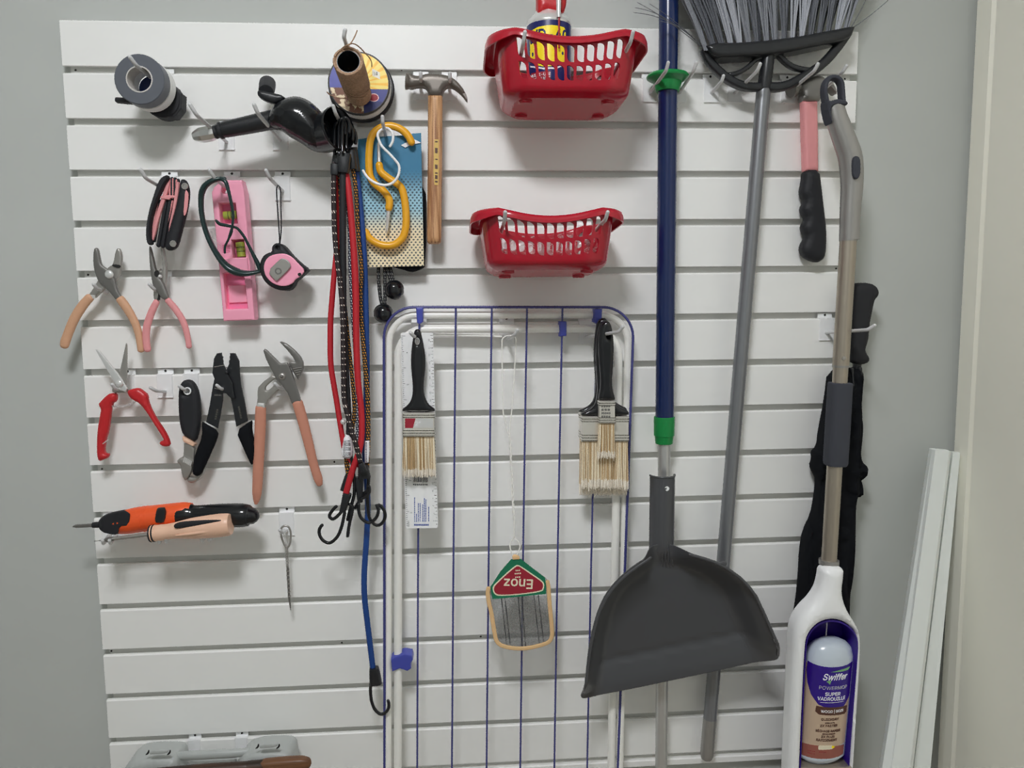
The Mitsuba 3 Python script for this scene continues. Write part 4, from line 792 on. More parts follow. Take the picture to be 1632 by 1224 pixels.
# spray can in the upper basket
can = thing('spray_can', 'blue and yellow lubricant spray can with a red nozzle standing in the upper red basket', 'spray can')
CC = np.array([P(875, 100, .072)[0], -.072, b1[2] + .0045]); CR = .0325
zt = P(875, 44, .072)[2]                                  # shoulder height
part(can, 'body', lathe((CC[0], CC[1], CC[2]), (CC[0], CC[1], 9), [(0, 0), (0, .030), (.002, CR), (zt-CC[2], CR)], 48), 'can_navy', 35, 'navy printed body')
part(can, 'shoulder', lathe((CC[0], CC[1], zt), (CC[0], CC[1], 9), [(0, CR), (.002, CR+.0006), (.004, CR), (.008, .0312), (.014, .0255), (.018, .0215), (.020, .0205), (.020, 0)], 40), 'bright_steel', 40, 'silver shoulder')
CB = np.array([CC[0], CC[1], zt])
def cpatch(pts, m, t_=.0004, name='label_patch'): return part(can, name, wrap_poly(mkpoly(pts), CB, CR, t_), m, 40)
cpatch([(-.036, -.012), (-.020, -.0085), (0, -.0075), (.020, -.0085), (.023, -.012), (.023, -.055), (.012, -.060), (0, -.064), (-.012, -.064), (-.026, -.060), (-.036, -.052)], 'print_yellow', .0004)
part(can, 'lettering', wrap_text('WD-40', -.0055, -.0205, .0165, CB, CR, True, .78, .0009), 'can_navy', False, 'navy lettering on yellow')
cpatch([(-.036, -.0585), (-.012, -.0655), (.006, -.0655), (.023, -.0575), (.023, -.0595), (.006, -.0680), (-.012, -.0680), (-.036, -.0610)], 'print_white', .0004)
cpatch([(-.034, -.070), (-.002, -.071), (-.002, -.086), (-.034, -.085)], 'print_red', .0004)
part(can, 'lettering', cat([wrap_text('MULTI-USE', -.018, -.0745, .0042, CB, CR, True, 1, .0007), wrap_text('PRODUCT', -.018, -.0810, .0055, CB, CR, True, .9, .0009), wrap_text('400 ML', .006, -.100, .0036, CB, CR, False, 1, .0007)]), 'print_white', False)
part(can, 'nozzle', puff([(855, -40), (903, -40), (902, 8), (897, 26), (890, 27), (880, 26), (868, 22), (856, 30), (855, 20)], .078, .034, .008, 1), 'red_handle', 40, 'red spray nozzle')
part(can, 'straw', rod([(893, -40, .108, 1.4), (891, 30, .108, 1.4), (891, 76, .108, 1.4)], 8, 8), 'red_plastic', 50, 'thin red straw')
part(can, 'straw_holder', cat([rod([(890.5, -40, .108, 4.6), (890.2, 28, .108, 3.4)], 6, 12, 1, 'flat')]), 'bright_steel', 50, 'silver straw holder')

# crumpled clear bags in the lower basket
for i, (px, py, d, r, lab) in enumerate([(835, 408, .085, .036, 'crumpled clear plastic bag in the left half of the lower red basket'), (905, 404, .085, .038, 'crumpled clear plastic bag in the right half of the lower red basket')]):
    m = trimesh.creation.icosphere(4, 1.0); v = np.array(m.vertices)
    c = P(px, py, d)
    rr = 1 + .75*(np.abs(meshkit.fbm(v*3.1 + i*7, 4) - .5)*2 - .25)
    w = v*rr[:, None]*[r*1.15, r*1.2, r*.72] + c; w[:, 2] = np.maximum(w[:, 2], b2[2] + .004 - 0*w[:, 2])
    solo('plastic_bag', TM(w, m.faces), 'clear_bag', lab, 'plastic bag', False, 'clear bags in the lower basket')
    labels[list(labels)[-1]].pop('group')

# ---------------------------------------------------------------- clothes drying rack
t = thing('drying_rack', 'folded clothes drying rack with white tubes and thin blue wires leaning on the panel', 'drying rack')
def loop(x0, x1, y0, yb, r, d, d1, x0b=None, x1b=None):
    """inverted U: down the left, over the top, down the right (pixels), bottom at distance d1"""
    x0b, x1b = x0b or x0, x1b or x1; pts = []
    for s in np.linspace(0, 1, 12)[:-1]: pts.append((x0b + (x0-x0b)*s, yb + (y0+r-yb)*s, d1 + (d-d1)*s))
    for a in np.linspace(0, math.pi/2, 10): pts.append((x0 + r - r*math.cos(a), y0 + r - r*math.sin(a), d))
    for a in np.linspace(0, math.pi/2, 10): pts.append((x1 - r + r*math.sin(a), y0 + r - r*math.cos(a) + (x1-x0)*0, d))
    for s in np.linspace(0, 1, 12)[1:]: pts.append((x1 + (x1b-x1)*s, y0 + r + (yb-y0-r)*s, d1 + (d-d1)*(1-s)))
    return np.array([P(*p) for p in pts])
part(t, 'frame_tube', sweep(loop(619.5, 1001, 502, 1330, 44, .024, .050, 618, 986), .0058, None, 12), 'enamel', 60, 'white enamelled tube')
part(t, 'frame_tube', sweep(loop(635, 986, 524, 1330, 44, .026, .052, 634, 972), .0064, None, 12), 'enamel', 60, 'white enamelled tube')
part(t, 'cross_rod', line(P(673, 533, .022), P(800, 536.5, .022), .0020, 8), 'enamel', 60)
part(t, 'frame_wire', sweep(loop(612, 1009, 489.5, 1330, 48, .036, .052, 613, 981), .0021, None, 8), 'blue_wire', 60, 'blue outer wire')
for (x0, y0, x1, d) in [(668.5, 490, 664.5, .035), (726.5, 489.5, 719.5, .035), (783.8, 489.5, 774.5, .035), (840, 489.5, 828, .035), (896.5, 490, 882, .035), (952, 490, 934, .035)]:
    part(t, 'wire', sweep(spl([P(x0, y0, d), P((x0+x1)/2, 860, d+.009), P(x1, 1330, d+.018)], 12), .0015, None, 8), 'blue_wire', 60, 'thin blue wire')
for pts, d in (([(663.5, 490), (675, 490), (674.5, 513), (669, 517), (665, 514)], .030), ([(946, 492), (958, 492), (957, 511), (950, 516), (944.5, 513)], .030), ([(890.5, 512), (901.7, 512), (901.5, 535), (891, 536)], .028)):
    part(t, 'clip', puff(pts, d, .022, .002, 0), 'blue_clip', 35, 'blue plastic clip')
k = part(t, 'clip', cat([puff([(624, 1046), (630, 1041), (646, 1037), (657, 1039), (659, 1046), (655, 1052), (656, 1060), (650, 1064), (638, 1060), (626, 1065), (625, 1056)], .040, .026, .002, 0)]), 'blue_clip', 40, 'blue plastic clip')
part(k, 'screw', lathe(P(628, 1066, .050), P(628, 1066, .050) - [0, .1, 0], [(0, 0), (0, .0034), (.002, .0028), (.0022, 0)], 12), 'bright_steel', 40)

# ---------------------------------------------------------------- ruler and paintbrushes
t = thing('ruler', 'flat white ruler hanging behind the left paintbrush', 'ruler')
rc = [(638.5, 532), (640, 530.4), (688.5, 530.6), (690.3, 532), (698.2, 838), (696.4, 841.4), (648.8, 842), (646.8, 840)]
DR_ = .058
part(t, 'blade', puff(rc, DR_, .0022, .0003, 0), 'white_plastic', False)
lx, rx = lambda y: 638.6 + (y-531)*.0270, lambda y: 690.3 + (y-531)*.0257
tick = []
for i in range(96):
    y = 535 + i*3.18; L_ = 7 if i % 16 == 0 else 5 if i % 8 == 0 else 3.2
    tick.append(puff([(lx(y)+.6, y), (lx(y)+L_, y), (lx(y)+L_, y+.7), (lx(y)+.6, y+.7)], DR_+.0012, .0003, 0, 0))
for i in range(60):
    y = 534 + i*5.1; L_ = 5 if i % 2 == 0 else 3
    tick.append(puff([(rx(y)-L_, y), (rx(y)-.6, y), (rx(y)-.6, y+.7), (rx(y)-L_, y+.7)], DR_+.0012, .0003, 0, 0))
part(t, 'graduation', cat(tick), 'print_dark', False, 'printed graduations', True)
part(t, 'numerals', cat([flat_text(str(6 - i), lx(y)+9, y, DR_+.0011, .0030, 90) for i, y in enumerate(range(562, 830, 51))] + [flat_text(str(30 - i*1), rx(y)-7, y, DR_+.0011, .0022, -90) for i, y in enumerate(range(542, 836, 12))]), 'print_dark', False)
part(t, 'barcode', cat([puff([(658.5 + i*1.5, 756), (659.2 + i*1.5 + (i % 3)*.25, 756), (659.2 + i*1.5 + (i % 3)*.25, 768.5), (658.5 + i*1.5, 768.5)], DR_+.0012, .0003, 0, 0) for i in range(16)] + [puff([(658.5 + i*3, 771), (660.4 + i*3, 771), (660.4 + i*3, 773.6), (658.5 + i*3, 773.6)], DR_+.0012, .0003, 0, 0) for i in range(8)]), 'print_dark', False)
col = []
for x, y0, y1 in ((660, 793, 832), (663, 819, 832), (666, 802, 832), (669, 802, 832), (673, 804, 832), (675.5, 794, 832), (678, 796, 832), (682.5, 808, 832)):
    y = y0
    while y < y1:
        s = 1.6 + 2.2*random.random(); col.append(puff([(x, y), (x+1.5, y), (x+1.5, min(y+s, y1)), (x, min(y+s, y1))], DR_+.0012, .0003, 0, 0)); y += s + .9
part(t, 'fine_print', cat(col + [puff([(660 + i*2.4, 835), (661.8 + i*2.4, 835), (661.8 + i*2.4, 838), (660 + i*2.4, 838)], DR_+.0012, .0003, 0, 0) for i in range(10)]), 'print_blue', False, 'blue fine print', True)
part(t, 'unit_name', flat_text('inches', 651, 835, DR_+.0011, .0024, 90), 'print_dark', False)

def bristle(pts):
    def f(p, n, uv):
        s = noise(p.x*1100 + 3*noise(p.x*160, 4.0), 3.0 + p.z*10)*.6 + .4*noise(p.x*330, 9.0)
        return mix(lin((184, 154, 112)), lin((238, 226, 200)), smoothstep(.3, .72, s))
    return f
mat('bristle_tan', mikit.proc(bristle(0)), .6)
mat('bristle_tip', (236, 228, 214), .7)
mat('ferrule', (236, 232, 222), .24, .62)
mat('ferrule_line', (96, 94, 88), .4, .8)
def bristles(par, x0, x1, y0, X0, X1, y1, d, th, n):
    """flat bundle of tapered filaments between (x0..x1, y0) and (X0..X1, y1)"""
    m, tip = [], []
    for i in range(n):
        for j in range(3):
            s = (i + .5 + (random.random()-.5)*.9)/n; xa, xb = x0 + (x1-x0)*s, X0 + (X1-X0)*s + random.uniform(-.8, .8)
            dd = d + th*(j-1)*.36; db = d + th*(j-1)*.30 + random.uniform(-.0006, .0006)
            ye = y1 + random.uniform(-3.5, 1.2) + (3 if random.random() < .1 else 0)
            w = (x1-x0)/n*.70
            xm, ym, dm = xa + (xb-xa)*.82, y0 + (ye-y0)*.82, dd + (db-dd)*.82
            m.append(rod([(xa, y0, dd, w), (xm, ym, dm, w)], 2, 5, 1, 'flat')); tip.append(rod([(xm, ym, dm, w), (xb, ye, db, w*.55)], 2, 5, 1, 'flat'))
    part(par, 'bristles', cat(m), 'bristle_tan', 60, 'tan bristles', True)
    part(par, 'bristle_tips', cat(tip), 'bristle_tip', 60, 'pale bristle tips', True)
def ferrule(par, x0, x1, y0, y1, d, th, dx=0.0, text=None):
    h = y1 - y0
    part(par, 'ferrule', cat([puff([(x0+.4, y0), (x1-.4, y0), (x1+dx, y1), (x0+dx, y1)], d, th, .0022, 0)] + [puff([(x0-.4+dx*f, y0+h*f), (x1+.4+dx*f, y0+h*f), (x1+.4+dx*f, y0+h*f+h*.05), (x0-.4+dx*f, y0+h*f+h*.05)], d, th+.0022, .0012, 0) for f in (.02, .12, .76, .87)]), 'ferrule', 35, 'silver ferrule')
    part(par, 'ferrule_groove', cat([puff([(x0+dx*f, y0+h*f), (x1+dx*f, y0+h*f), (x1+dx*f, y0+h*f+.9), (x0+dx*f, y0+h*f+.9)], d, th+.0012, 0, 0) for f in (.09, .19, .72, .83, .94)]), 'ferrule_line', False, 'dark crimp lines')
t = thing('paintbrush', 'paintbrush with a black handle and red-printed ferrule hanging in front of the ruler', 'paintbrush')
DB = .078
part(t, 'handle', puff([(665.5, 524), (669, 525), (671, 529), (672.5, 536), (676.5, 556), (678.6, 572), (678, 590), (676, 608), (675.6, 622), (678, 634), (683, 644), (689, 648.5), (693, 651), (693.2, 656.5), (641.6, 656.5), (641.6, 651), (646, 648.5), (652, 643), (656.5, 634), (658, 622), (657.4, 608), (655.4, 590), (654.8, 572), (655.8, 556), (659, 534), (661, 526)], DB, .014, .0055, 1, [circ(665, 544, 3.0, 12, 4.4)], step=.0014), 'black_gloss', 40, 'black handle')
part(t, 'hole_rim', sweep(np.array([P(x, y, DB+.0062) for x, y in circ(665, 544, 3.6, 24, 5.2)]), .0006, None, 6, closed=True), 'bright_steel', 60)
ferrule(t, 642.5, 692.6, 656.5, 695.5, DB, .0155)
part(t, 'print', puff([(645.5, 667), (662, 667), (658, 682), (645.5, 682)], DB+.0080, .0006, 0, 0), 'print_red', False, 'red print')
part(t, 'print', puff([(663, 667), (690, 667), (690, 682), (659, 682)], DB+.0080, .0006, 0, 0), 'bright_steel', False)
part(t, 'lettering', flat_text('2"', 666, 675, DB+.0082, .0062, 0, True), 'print_white', False)
bristles(t, 643.5, 692, 695, 641.5, 695.5, 760, DB, .012, 46)
# two wide brushes and a narrow one on the right
def wide(label, dx, dy, d, y1):
    t = thing('paintbrush', label, 'paintbrush')
    part(t, 'handle', puff([(x+dx, y+dy) for x, y in [(962, 511), (968, 512), (972, 518), (975, 530), (977, 548), (976.5, 575), (974.5, 600), (974.5, 622), (977.5, 636), (984, 646), (994, 652), (1001.5, 655), (1001.8, 662.5), (925.6, 662.5), (925.6, 658), (932, 656), (942, 651), (949, 642), (951.5, 626), (951, 604), (949, 580), (949, 556), (952, 530), (955, 517)]], d, .014, .0055, 1, [circ(966+dx, 535+dy, 2.6, 12, 4.2)], step=.0016), 'black_gloss', 40, 'black handle')
    ferrule(t, 926.2+dx, 1000.6+dx, 662.5+dy, 703+dy, d, .0165)
    bristles(t, 927+dx, 1000+dx, 703+dy, 926+dx, 1001.5+dx, y1, d, .0135, 62)
    return t
wide('wide paintbrush rearmost of the three on the right hook', -3, -5, .051, 789)
t = wide('wide paintbrush in the middle of the three on the right hook', 0, 0, .068, 779)
t = thing('paintbrush', 'narrow paintbrush in front of the two wide brushes', 'paintbrush')
DB = .0835
part(t, 'handle', puff([(963, 512), (968, 511), (972.5, 515), (976, 528), (978, 550), (977, 580), (975, 605), (976, 622), (979.6, 632), (979.6, 638), (953.4, 638), (953.4, 632), (956, 622), (957, 606), (954.6, 580), (953, 550), (955, 528), (958, 517)], DB, .013, .0052, 1, [circ(969, 536, 2.4, 12, 4)], step=.0014), 'black_gloss', 40, 'black handle')
ferrule(t, 953.6, 979.4, 638, 674.5, DB, .0145)
part(t, 'stamping', cat([dashes(966, y, DB+.0076, 15, 3.4, n) for y, n in ((647.5, 4), (653, 3), (658.5, 5), (664, 4))]), 'dark_steel', False, 'worn stamping')
bristles(t, 954.5, 978.6, 674, 951.5, 980, 730.5, DB, .0115, 26)

# ---------------------------------------------------------------- fly swatter
t = thing('fly_swatter', 'wire fly swatter with a grey mesh flap, tan binding and a green and red print', 'fly swatter')
DS = .074
ws = lambda pts: [(760 + x/6.443, 860 + y/6.443) for x, y in pts]
flap = ws([(350, 200), (452, 196), (700, 388), (735, 425), (742, 520), (762, 700), (785, 930), (772, 1030), (700, 1070), (470, 1115), (260, 1090), (205, 1045), (175, 940), (130, 700), (105, 520), (140, 480)])
zone = mkpoly(xz(flap, DS))
lines, a0 = [], None
x0, z0, x1, z1 = zone.bounds
from shapely.geometry import LineString
def strands(n, vertical, r, off=0.0):
    out_ = []
    for i in range(n):
        s = (i+.5)/n
        l = LineString([(x0 + (x1-x0)*s - (.010 if vertical else 0), z1), (x0 + (x1-x0)*s + (.010 if vertical else 0), z0)]) if vertical else LineString([(x0, z0 + (z1-z0)*s), (x1, z0 + (z1-z0)*s + .006)])
        g = l.intersection(zone)
        for q in getattr(g, 'geoms', [g]):
            if q.is_empty or q.length < .002: continue
            (xa, za), (xb, zb) = q.coords[0], q.coords[-1]
            out_.append(line((xa, -DS-off, za), (xb, -DS-off, zb), r, 4))
    return out_
part(t, 'net', cat(strands(62, True, .00030) + strands(84, False, .00030, .0004)), 'net_grey', False, 'grey wire mesh', True)
dk = []
for xa, ya, xb, yb in ((252, 600, 305, 1075), (288, 600, 342, 1078), (424, 590, 466, 1095), (462, 585, 500, 1092), (585, 570, 640, 1060), (630, 570, 685, 1050)):
    (p_, q_) = ws([(xa, ya), (xb, yb)]); dk.append(line(P(*p_, DS+.0004), P(*q_, DS+.0004), .0006, 5))
part(t, 'net_rib', cat(dk), 'black_plastic', False, 'dark ribs')
part(t, 'print_panel', puff(ws([(350, 204), (452, 198), (580, 300), (700, 390), (708, 470), (710, 556), (430, 586), (162, 610), (146, 540), (142, 484), (240, 330)]), DS+.0012, .0010, 0, 0), 'green_print', False, 'green printed panel')
part(t, 'print_border', puff(ws([(392, 268), (420, 258), (450, 270), (560, 345), (660, 412), (694, 450), (690, 500), (672, 532), (560, 552), (380, 572), (220, 580), (178, 560), (160, 515), (165, 475), (220, 420), (310, 335)]), DS+.0018, .0006, 0, 1), 'cream', False)
part(t, 'print_field', puff(ws([(400, 280), (420, 272), (445, 282), (555, 358), (652, 424), (680, 455), (676, 498), (660, 520), (555, 540), (378, 560), (228, 566), (190, 550), (174, 515), (180, 482), (230, 430), (318, 348)]), DS+.0022, .0006, 0, 1), 'print_red', False, 'red printed field')
part(t, 'lettering', flat_text('Enoz', 760 + 425/6.443, 860 + 452/6.443, DS+.0024, .0150, 176, True, .0004), 'cream', False, 'upside-down cream lettering')
part(t, 'lettering', cat([dashes(760 + 422/6.443, 860 + yy/6.443, DS+.0024, w_, 2.2, n_, -3) for w_, n_, yy in ((9, 3, 385), (11, 4, 348), (8, 3, 316))]), 'cream', False)
bind = ws([(122, 492), (112, 560), (125, 650), (150, 760), (172, 900), (190, 1000), (222, 1065), (290, 1098), (400, 1116), (500, 1116), (620, 1092), (720, 1060), (765, 1010), (772, 940), (762, 820), (750, 700), (742, 600), (736, 500), (722, 425)])
part(t, 'binding', sweep(spl([(*P(x, y, DS),) for x, y in bind], 70), .0034, .0016, 10, 'round', power=3), 'binding', 50, 'tan cloth binding')
part(t, 'tip_cap', puff(ws([(362, 165), (385, 152), (418, 158), (440, 178), (436, 200), (368, 204)]), DS+.001, .006, .002, 0), 'binding', 40)
wq = [(808, 541), ]
part(t, 'wire', rod([(800, 546, .078, 1.0), (800.5, 600, .076, 1.0), (801.8, 655, .076, 1.0), (808, 685, .075, 1.0), (812, 701, .075, 1.0), (813.4, 730, .075, 1.0), (815.8, 780, .075, 1.0), (818.5, 830, .075, 1.0), (819.6, 856, .075, 1.0), (826.5, 864, .075, 1.1), (828.8, 872, .075, 1.1), (826, 880, .075, 1.1), (822.5, 888, .075, 1.1)], 90, 7), 'enamel', 60, 'white wire')
part(t, 'wire', rod([(800, 546, .078, 1.0), (801.5, 539, .079, 1.0), (807, 535.4, .080, 1.0), (815, 535, .082, 1.0), (821, 538, .083, 1.0), (822, 548, .083, 1.0), (820, 590, .080, 1.0), (816, 650, .078, 1.0), (812.4, 690, .077, 1.0), (813.2, 706, .077, 1.0), (814.6, 735, .077, 1.0), (815.2, 780, .077, 1.0), (819.5, 830, .077, 1.0), (818.6, 856, .077, 1.0), (813.6, 864, .076, 1.1), (812.6, 871, .076, 1.1), (815, 880, .076, 1.1), (818, 888, .075, 1.1)], 110, 7), 'enamel', 60, 'white wire')
tw = []
for ph in (0, math.pi):
    tw.append(sweep(np.array([P(812.6 + 6.4*s + 1.3*math.sin(ph + s*40), 700 + 128*s, .076) + np.array([0, .0011*math.cos(ph + s*40), 0]) for s in np.linspace(0, 1, 120)]), .0008, None, 6))
part(t, 'wire_twist', cat(tw), 'enamel', 60)
# ---------------------------------------------------------------- navy pole with green collars and the dustpan
t = thing('telescopic_pole', 'tall navy telescopic pole with green collars standing behind the dustpan', 'pole')
pc = lambda y: 1065.8 - (y)*.0100
def pole_seg(y0, y1, r, d0=.037): return sweep([P(pc(y0 + (y1-y0)*s), y0 + (y1-y0)*s, d0) for s in np.linspace(0, 1, 6)], r, None, 24, 'flat')
part(t, 'upper_tube', pole_seg(-60, 668, .0146), 'navy', 60, 'glossy navy tube')
part(t, 'lower_tube', pole_seg(690, 1330, .0100), 'silver_pole', 60, 'silver tube')
a, b = P(1064.5, 119, .037), P(1063.8, 146, .037); ax = (b-a)/np.linalg.norm(b-a); L = np.linalg.norm(b-a)
part(t, 'collar', lathe(a, b, [(0, .0146), (0, .0300), (.0035, .0326), (.006, .0318), (L*.45, .0215), (L, .0178), (L, .0146)], 36), 'green_plastic', 40, 'green flanged collar')
a, b = P(1058.8, 664, .037), P(1058.3, 707, .037); L = np.linalg.norm(b-a)
part(t, 'collar', lathe(a, b, [(0, .0147), (0, .0162), (.002, .0168), (L*.70, .0164), (L*.72, .0150), (L*.97, .0140), (L, .0132), (L, .0100)], 32), 'green_plastic', 40, 'green locking collar')
t = thing('dustpan', 'large dark grey plastic dustpan hanging in front of the navy pole', 'dustpan')
D8 = lambda *p: cr(880, 640, 2.0947, p)
DD = .085
outline = D8((368, 476), (340, 478), (312, 484), (290, 498), (262, 516), (232, 538), (205, 562), (180, 590), (158, 622), (141, 658), (128, 698), (118, 740), (108, 790), (101, 850), (96, 910), (92, 968), (95, 982), (106, 988), (250, 962), (420, 926), (590, 890), (735, 856), (746, 848), (746, 836), (728, 800), (702, 744), (672, 676), (642, 612), (618, 580), (590, 552), (548, 522), (508, 502), (470, 490), (436, 481), (400, 477))
poly8 = mkpoly(chaikin(xz(outline, DD), 2))
lip = LineString(xz(D8((60, 1000), (106, 984), (740, 852), (800, 840)), DD))
rimline = LineString([tuple(c) for c in xz(D8((97, 940), (96, 910), (101, 850), (108, 790), (118, 740), (128, 698), (141, 658), (158, 622), (180, 590), (205, 562), (232, 538), (262, 516), (290, 498), (312, 482), (340, 468), (368, 462), (396, 466), (436, 480), (470, 490), (508, 502), (548, 522), (590, 552), (618, 580), (642, 612), (672, 676), (702, 744), (728, 800), (740, 830)), DD)])
crease = LineString([tuple(c) for c in xz(D8((100, 890), (140, 882), (420, 824), (700, 768), (730, 764)), DD)])
C8 = P(1055, 866, DD)
def pan_top(p):
    q = shapely.points(p); dr_ = shapely.distance(q, rimline); dl = shapely.distance(q, lip); dc = shapely.distance(q, crease)
    wall = .046*(1 - smoothstep_np(.002, .040, dr_)**.8)                       # rises from the floor to the rim
    fade = smoothstep_np(.0, .050, dl)                                          # the wall runs out towards the lip
    below = dl < .070*0 + shapely.distance(q, lip)*0 + 1e-9
    ramp = -.010*smoothstep_np(.0, .055, dl)
    groove = -.0040*np.exp(-(dc/.0030)**2)
    neck = smoothstep_np(.012, .042, np.hypot(p[:, 0]-C8[0], p[:, 1]-C8[2]))
    return wall*(.25 + .75*fade)*(.22 + .78*neck) + ramp + groove
part(t, 'pan', puffp(poly8, DD, .0030, .0010, .0026, pan_top, pan_top), 'grey_plastic', 50)
rp = [np.array([c[0], -(DD + .0475 - (.034*(1-smoothstep_np(0, .05, lip.distance(shapely.Point(c)))))), c[1]]) for c in [rimline.interpolate(s, normalized=True).coords[0] for s in np.linspace(0, 1, 80)]]
c0 = P(1055, 868, DD)
sp_ = spl(rp, 120); keep = np.hypot(sp_[:, 0]-c0[0], sp_[:, 2]-c0[2]) > .027; cut = int(np.argmin(keep))
for seg in (sp_[:cut], sp_[cut + int(np.argmax(keep[cut:])):]): part(t, 'rim_bead', sweep(seg, .0024, .0020, 8), 'grey_plastic', 60)
sock = []
a, b = P(1055.5, 757, .060), P(1053.5, 908, .072)
n_, m_ = 14, 15; V = []
for i in range(n_):
    s = i/(n_-1); k_ = float(smoothstep_np(.74, 1.0, s)); c = a + (b-a)*s + np.array([0, .016*k_, 0])
    for rr in (.0196 - .004*k_, .0172 - .004*k_):
        for j in range(m_):
            th = math.pi*(j/(m_-1)) ; V.append(c + np.array([rr*1.02*math.cos(th), -rr*math.sin(th), 0]))
V = np.array(V).reshape(n_, 2*m_, 3); V[:, m_:] = V[:, m_:][:, ::-1]
K = 2*m_; f = []
for i in range(n_-1):
    for j in range(K):
        j2 = (j+1) % K; f += [(i*K+j, (i+1)*K+j2, i*K+j2), (i*K+j, (i+1)*K+j, (i+1)*K+j2)]
for i in (0, n_-1):
    for j in range(m_-1):
        q_ = (i*K+j, i*K+j+1, i*K+K-2-j, i*K+K-1-j); f += [(q_[0], q_[1], q_[2]), (q_[0], q_[2], q_[3])]
mm = TM(V.reshape(-1, 3), f); trimesh.repair.fix_normals(mm)
part(t, 'socket', mm, 'grey_plastic', 40, 'hollow handle socket')
part(t, 'socket_lip', sweep(np.array([a + np.array([.0196*math.cos(x), -.0196*math.sin(x), 0]) for x in np.linspace(0, math.pi, 24)]), .0016, None, 8), 'grey_plastic', 60)
q = P(1063, 778.5, .0805)
part(t, 'hang_hole', lathe(q, q - [.03, .1, 0], [(0, 0), (0, .0036), (.0012, .0036), (.0012, .0024), (.0004, .0022), (.0004, 0)], 16), 'white_plastic', 35)
for i in range(4):
    x = 1059 + i*5
    part(t, 'rib', rod([(x-4 - i*.6, 856, .0850 - .002*abs(i-1.5), .9), (x - 4, 880, .0880 - .002*abs(i-1.5), 1.2), (x-3+i*.6, 902, .0800, .8)], 12, 8), 'grey_plastic', 60)
part(t, 'tab', puff(D8((552, 540), (580, 530), (585, 545), (560, 555)), DD+.046, .006, .002, 1), 'grey_plastic', 40)

# ---------------------------------------------------------------- broom
t = thing('broom', 'upside-down broom with a fan of grey bristles and a grey metal pole', 'broom')
D9 = .038
W9 = lambda *p: cr(1000, 0, 3.886, p)
bar = W9((458, 290), (700, 284), (860, 270), (1040, 246), (1220, 212), (1374, 182), (1372, 200), (1345, 260), (1240, 288), (1060, 326), (940, 348), (820, 362), (640, 374), (520, 376), (492, 350))
part(t, 'head_bar', puff(bar, D9, .042, .006, 1), 'black_plastic', 40, 'black head bar')
def arc(pts, r0, th=.016): return rod([(x, y, D9, r0) for x, y in W9(*pts)], 40, 14, th/(2*r0*S(D9)), power=3.2)
part(t, 'outer_arm', arc([(478, 320), (510, 385), (560, 440), (630, 495), (720, 535), (800, 540), (850, 530)], 6.6), 'black_plastic', 60)
part(t, 'outer_arm', arc([(880, 540), (940, 540), (1010, 520), (1100, 470), (1190, 410), (1270, 330), (1320, 265), (1360, 205)], 7.2), 'black_plastic', 60)
part(t, 'inner_arm', arc([(840, 360), (790, 375), (740, 420), (690, 450), (630, 465)], 3.6, .012), 'black_plastic', 60)
part(t, 'inner_arm', arc([(925, 330), (955, 365), (1010, 410), (1080, 432), (1150, 440)], 4.2, .012), 'black_plastic', 60)
part(t, 'socket', rod([(1224, 84, D9+.003, 10.2), (1221.5, 110, D9+.003, 10.2), (1217.5, 140, D9, 10.6)], 10, 18, 1, 'flat'), 'black_plastic', 60)
a, b = P(1217.2, 139, D9-.003), P(1126.5, 1203, .022)
path = [a + (b-a)*s for s in np.linspace(0, 1, 12)]
part(t, 'pole', sweep(path, .0110, None, 24, 'flat'), 'pole_grey', 60, 'grey metal pole')
part(t, 'pole_end', cat([sweep([b - (b-a)*.06, b - (b-a)*.01, b, b + (b-a)*.006], [.0114, .0114, .0112, .009], None, 20, 'flat')]), 'mop_silver', 40)
# bristles: tufts set in rows, each tuft a bundle of filaments
for k_, (c_, r_) in enumerate([((134, 137, 144), .5), ((98, 101, 108), .5), ((168, 171, 179), .5)]): mat(f'broom_fibre_{k_}', c_, r_)
rg = np.random.default_rng(5)
for row in range(3):
    nT = 17
    for i in range(nT):
        s = (i + .5)/nT; x0 = 462 + (1372-462)*s; yb = 290 - 108*max(0, (s-.22)/.78)**1.25 + 8
        X, Y = W9((x0, yb))[0]
        dx = -150 + 265*s                              # px that the tuft leans over 300 px of height
        tuft = []
        for k_ in range(9):
            ox, od = rg.uniform(-4.5, 4.5), rg.uniform(-.0035, .0035); L_ = rg.uniform(.92, 1.06)
            d0 = D9 + (row-1)*.011
            xt = X + dx*.62*L_ + rg.normal(0, 9); yt = Y - 190*L_
            dt = d0 + .006 + (row-1)*.014 + rg.normal(0, .004)
            tuft.append(sweep(spl([P(X+ox*.6, Y+4, d0+od), P(X + ox*1.3 + (xt-X)*.45, (Y+yt)/2, d0+od + (dt-d0)*.4), P(xt + ox*2, yt, dt)], 5), [.0013, .0013, .0013, .0012, .0011], None, 4, 'flat'))
        part(t, 'bristle_tuft', cat(tuft), f'broom_fibre_{int(rg.integers(0, 3))}', 60)
stray = [rod([(x0, y0, D9+.01, .55), (x1, y1, .080 if x1 < 1100 else D9+.018, .5), (x2, y2, .088 if x2 < 1100 else D9+.02, .4)], 10, 4) for x0, y0, x1, y1, x2, y2 in ((1118, 74, 1060, 32, 1010, 20), (1118, 74, 1055, 26, 1012, 12), (1119, 76, 1050, 24, 1016, 4), (1119, 74, 1070, 30, 1035, 6), (1354, 48, 1390, 22, 1420, -4), (1354, 48, 1372, 16, 1382, -6), (1118, 76, 1085, 45, 1050, 33))]
part(t, 'stray_bristles', cat(stray), 'broom_fibre_1', 60, 'stray bristles sticking out', True)

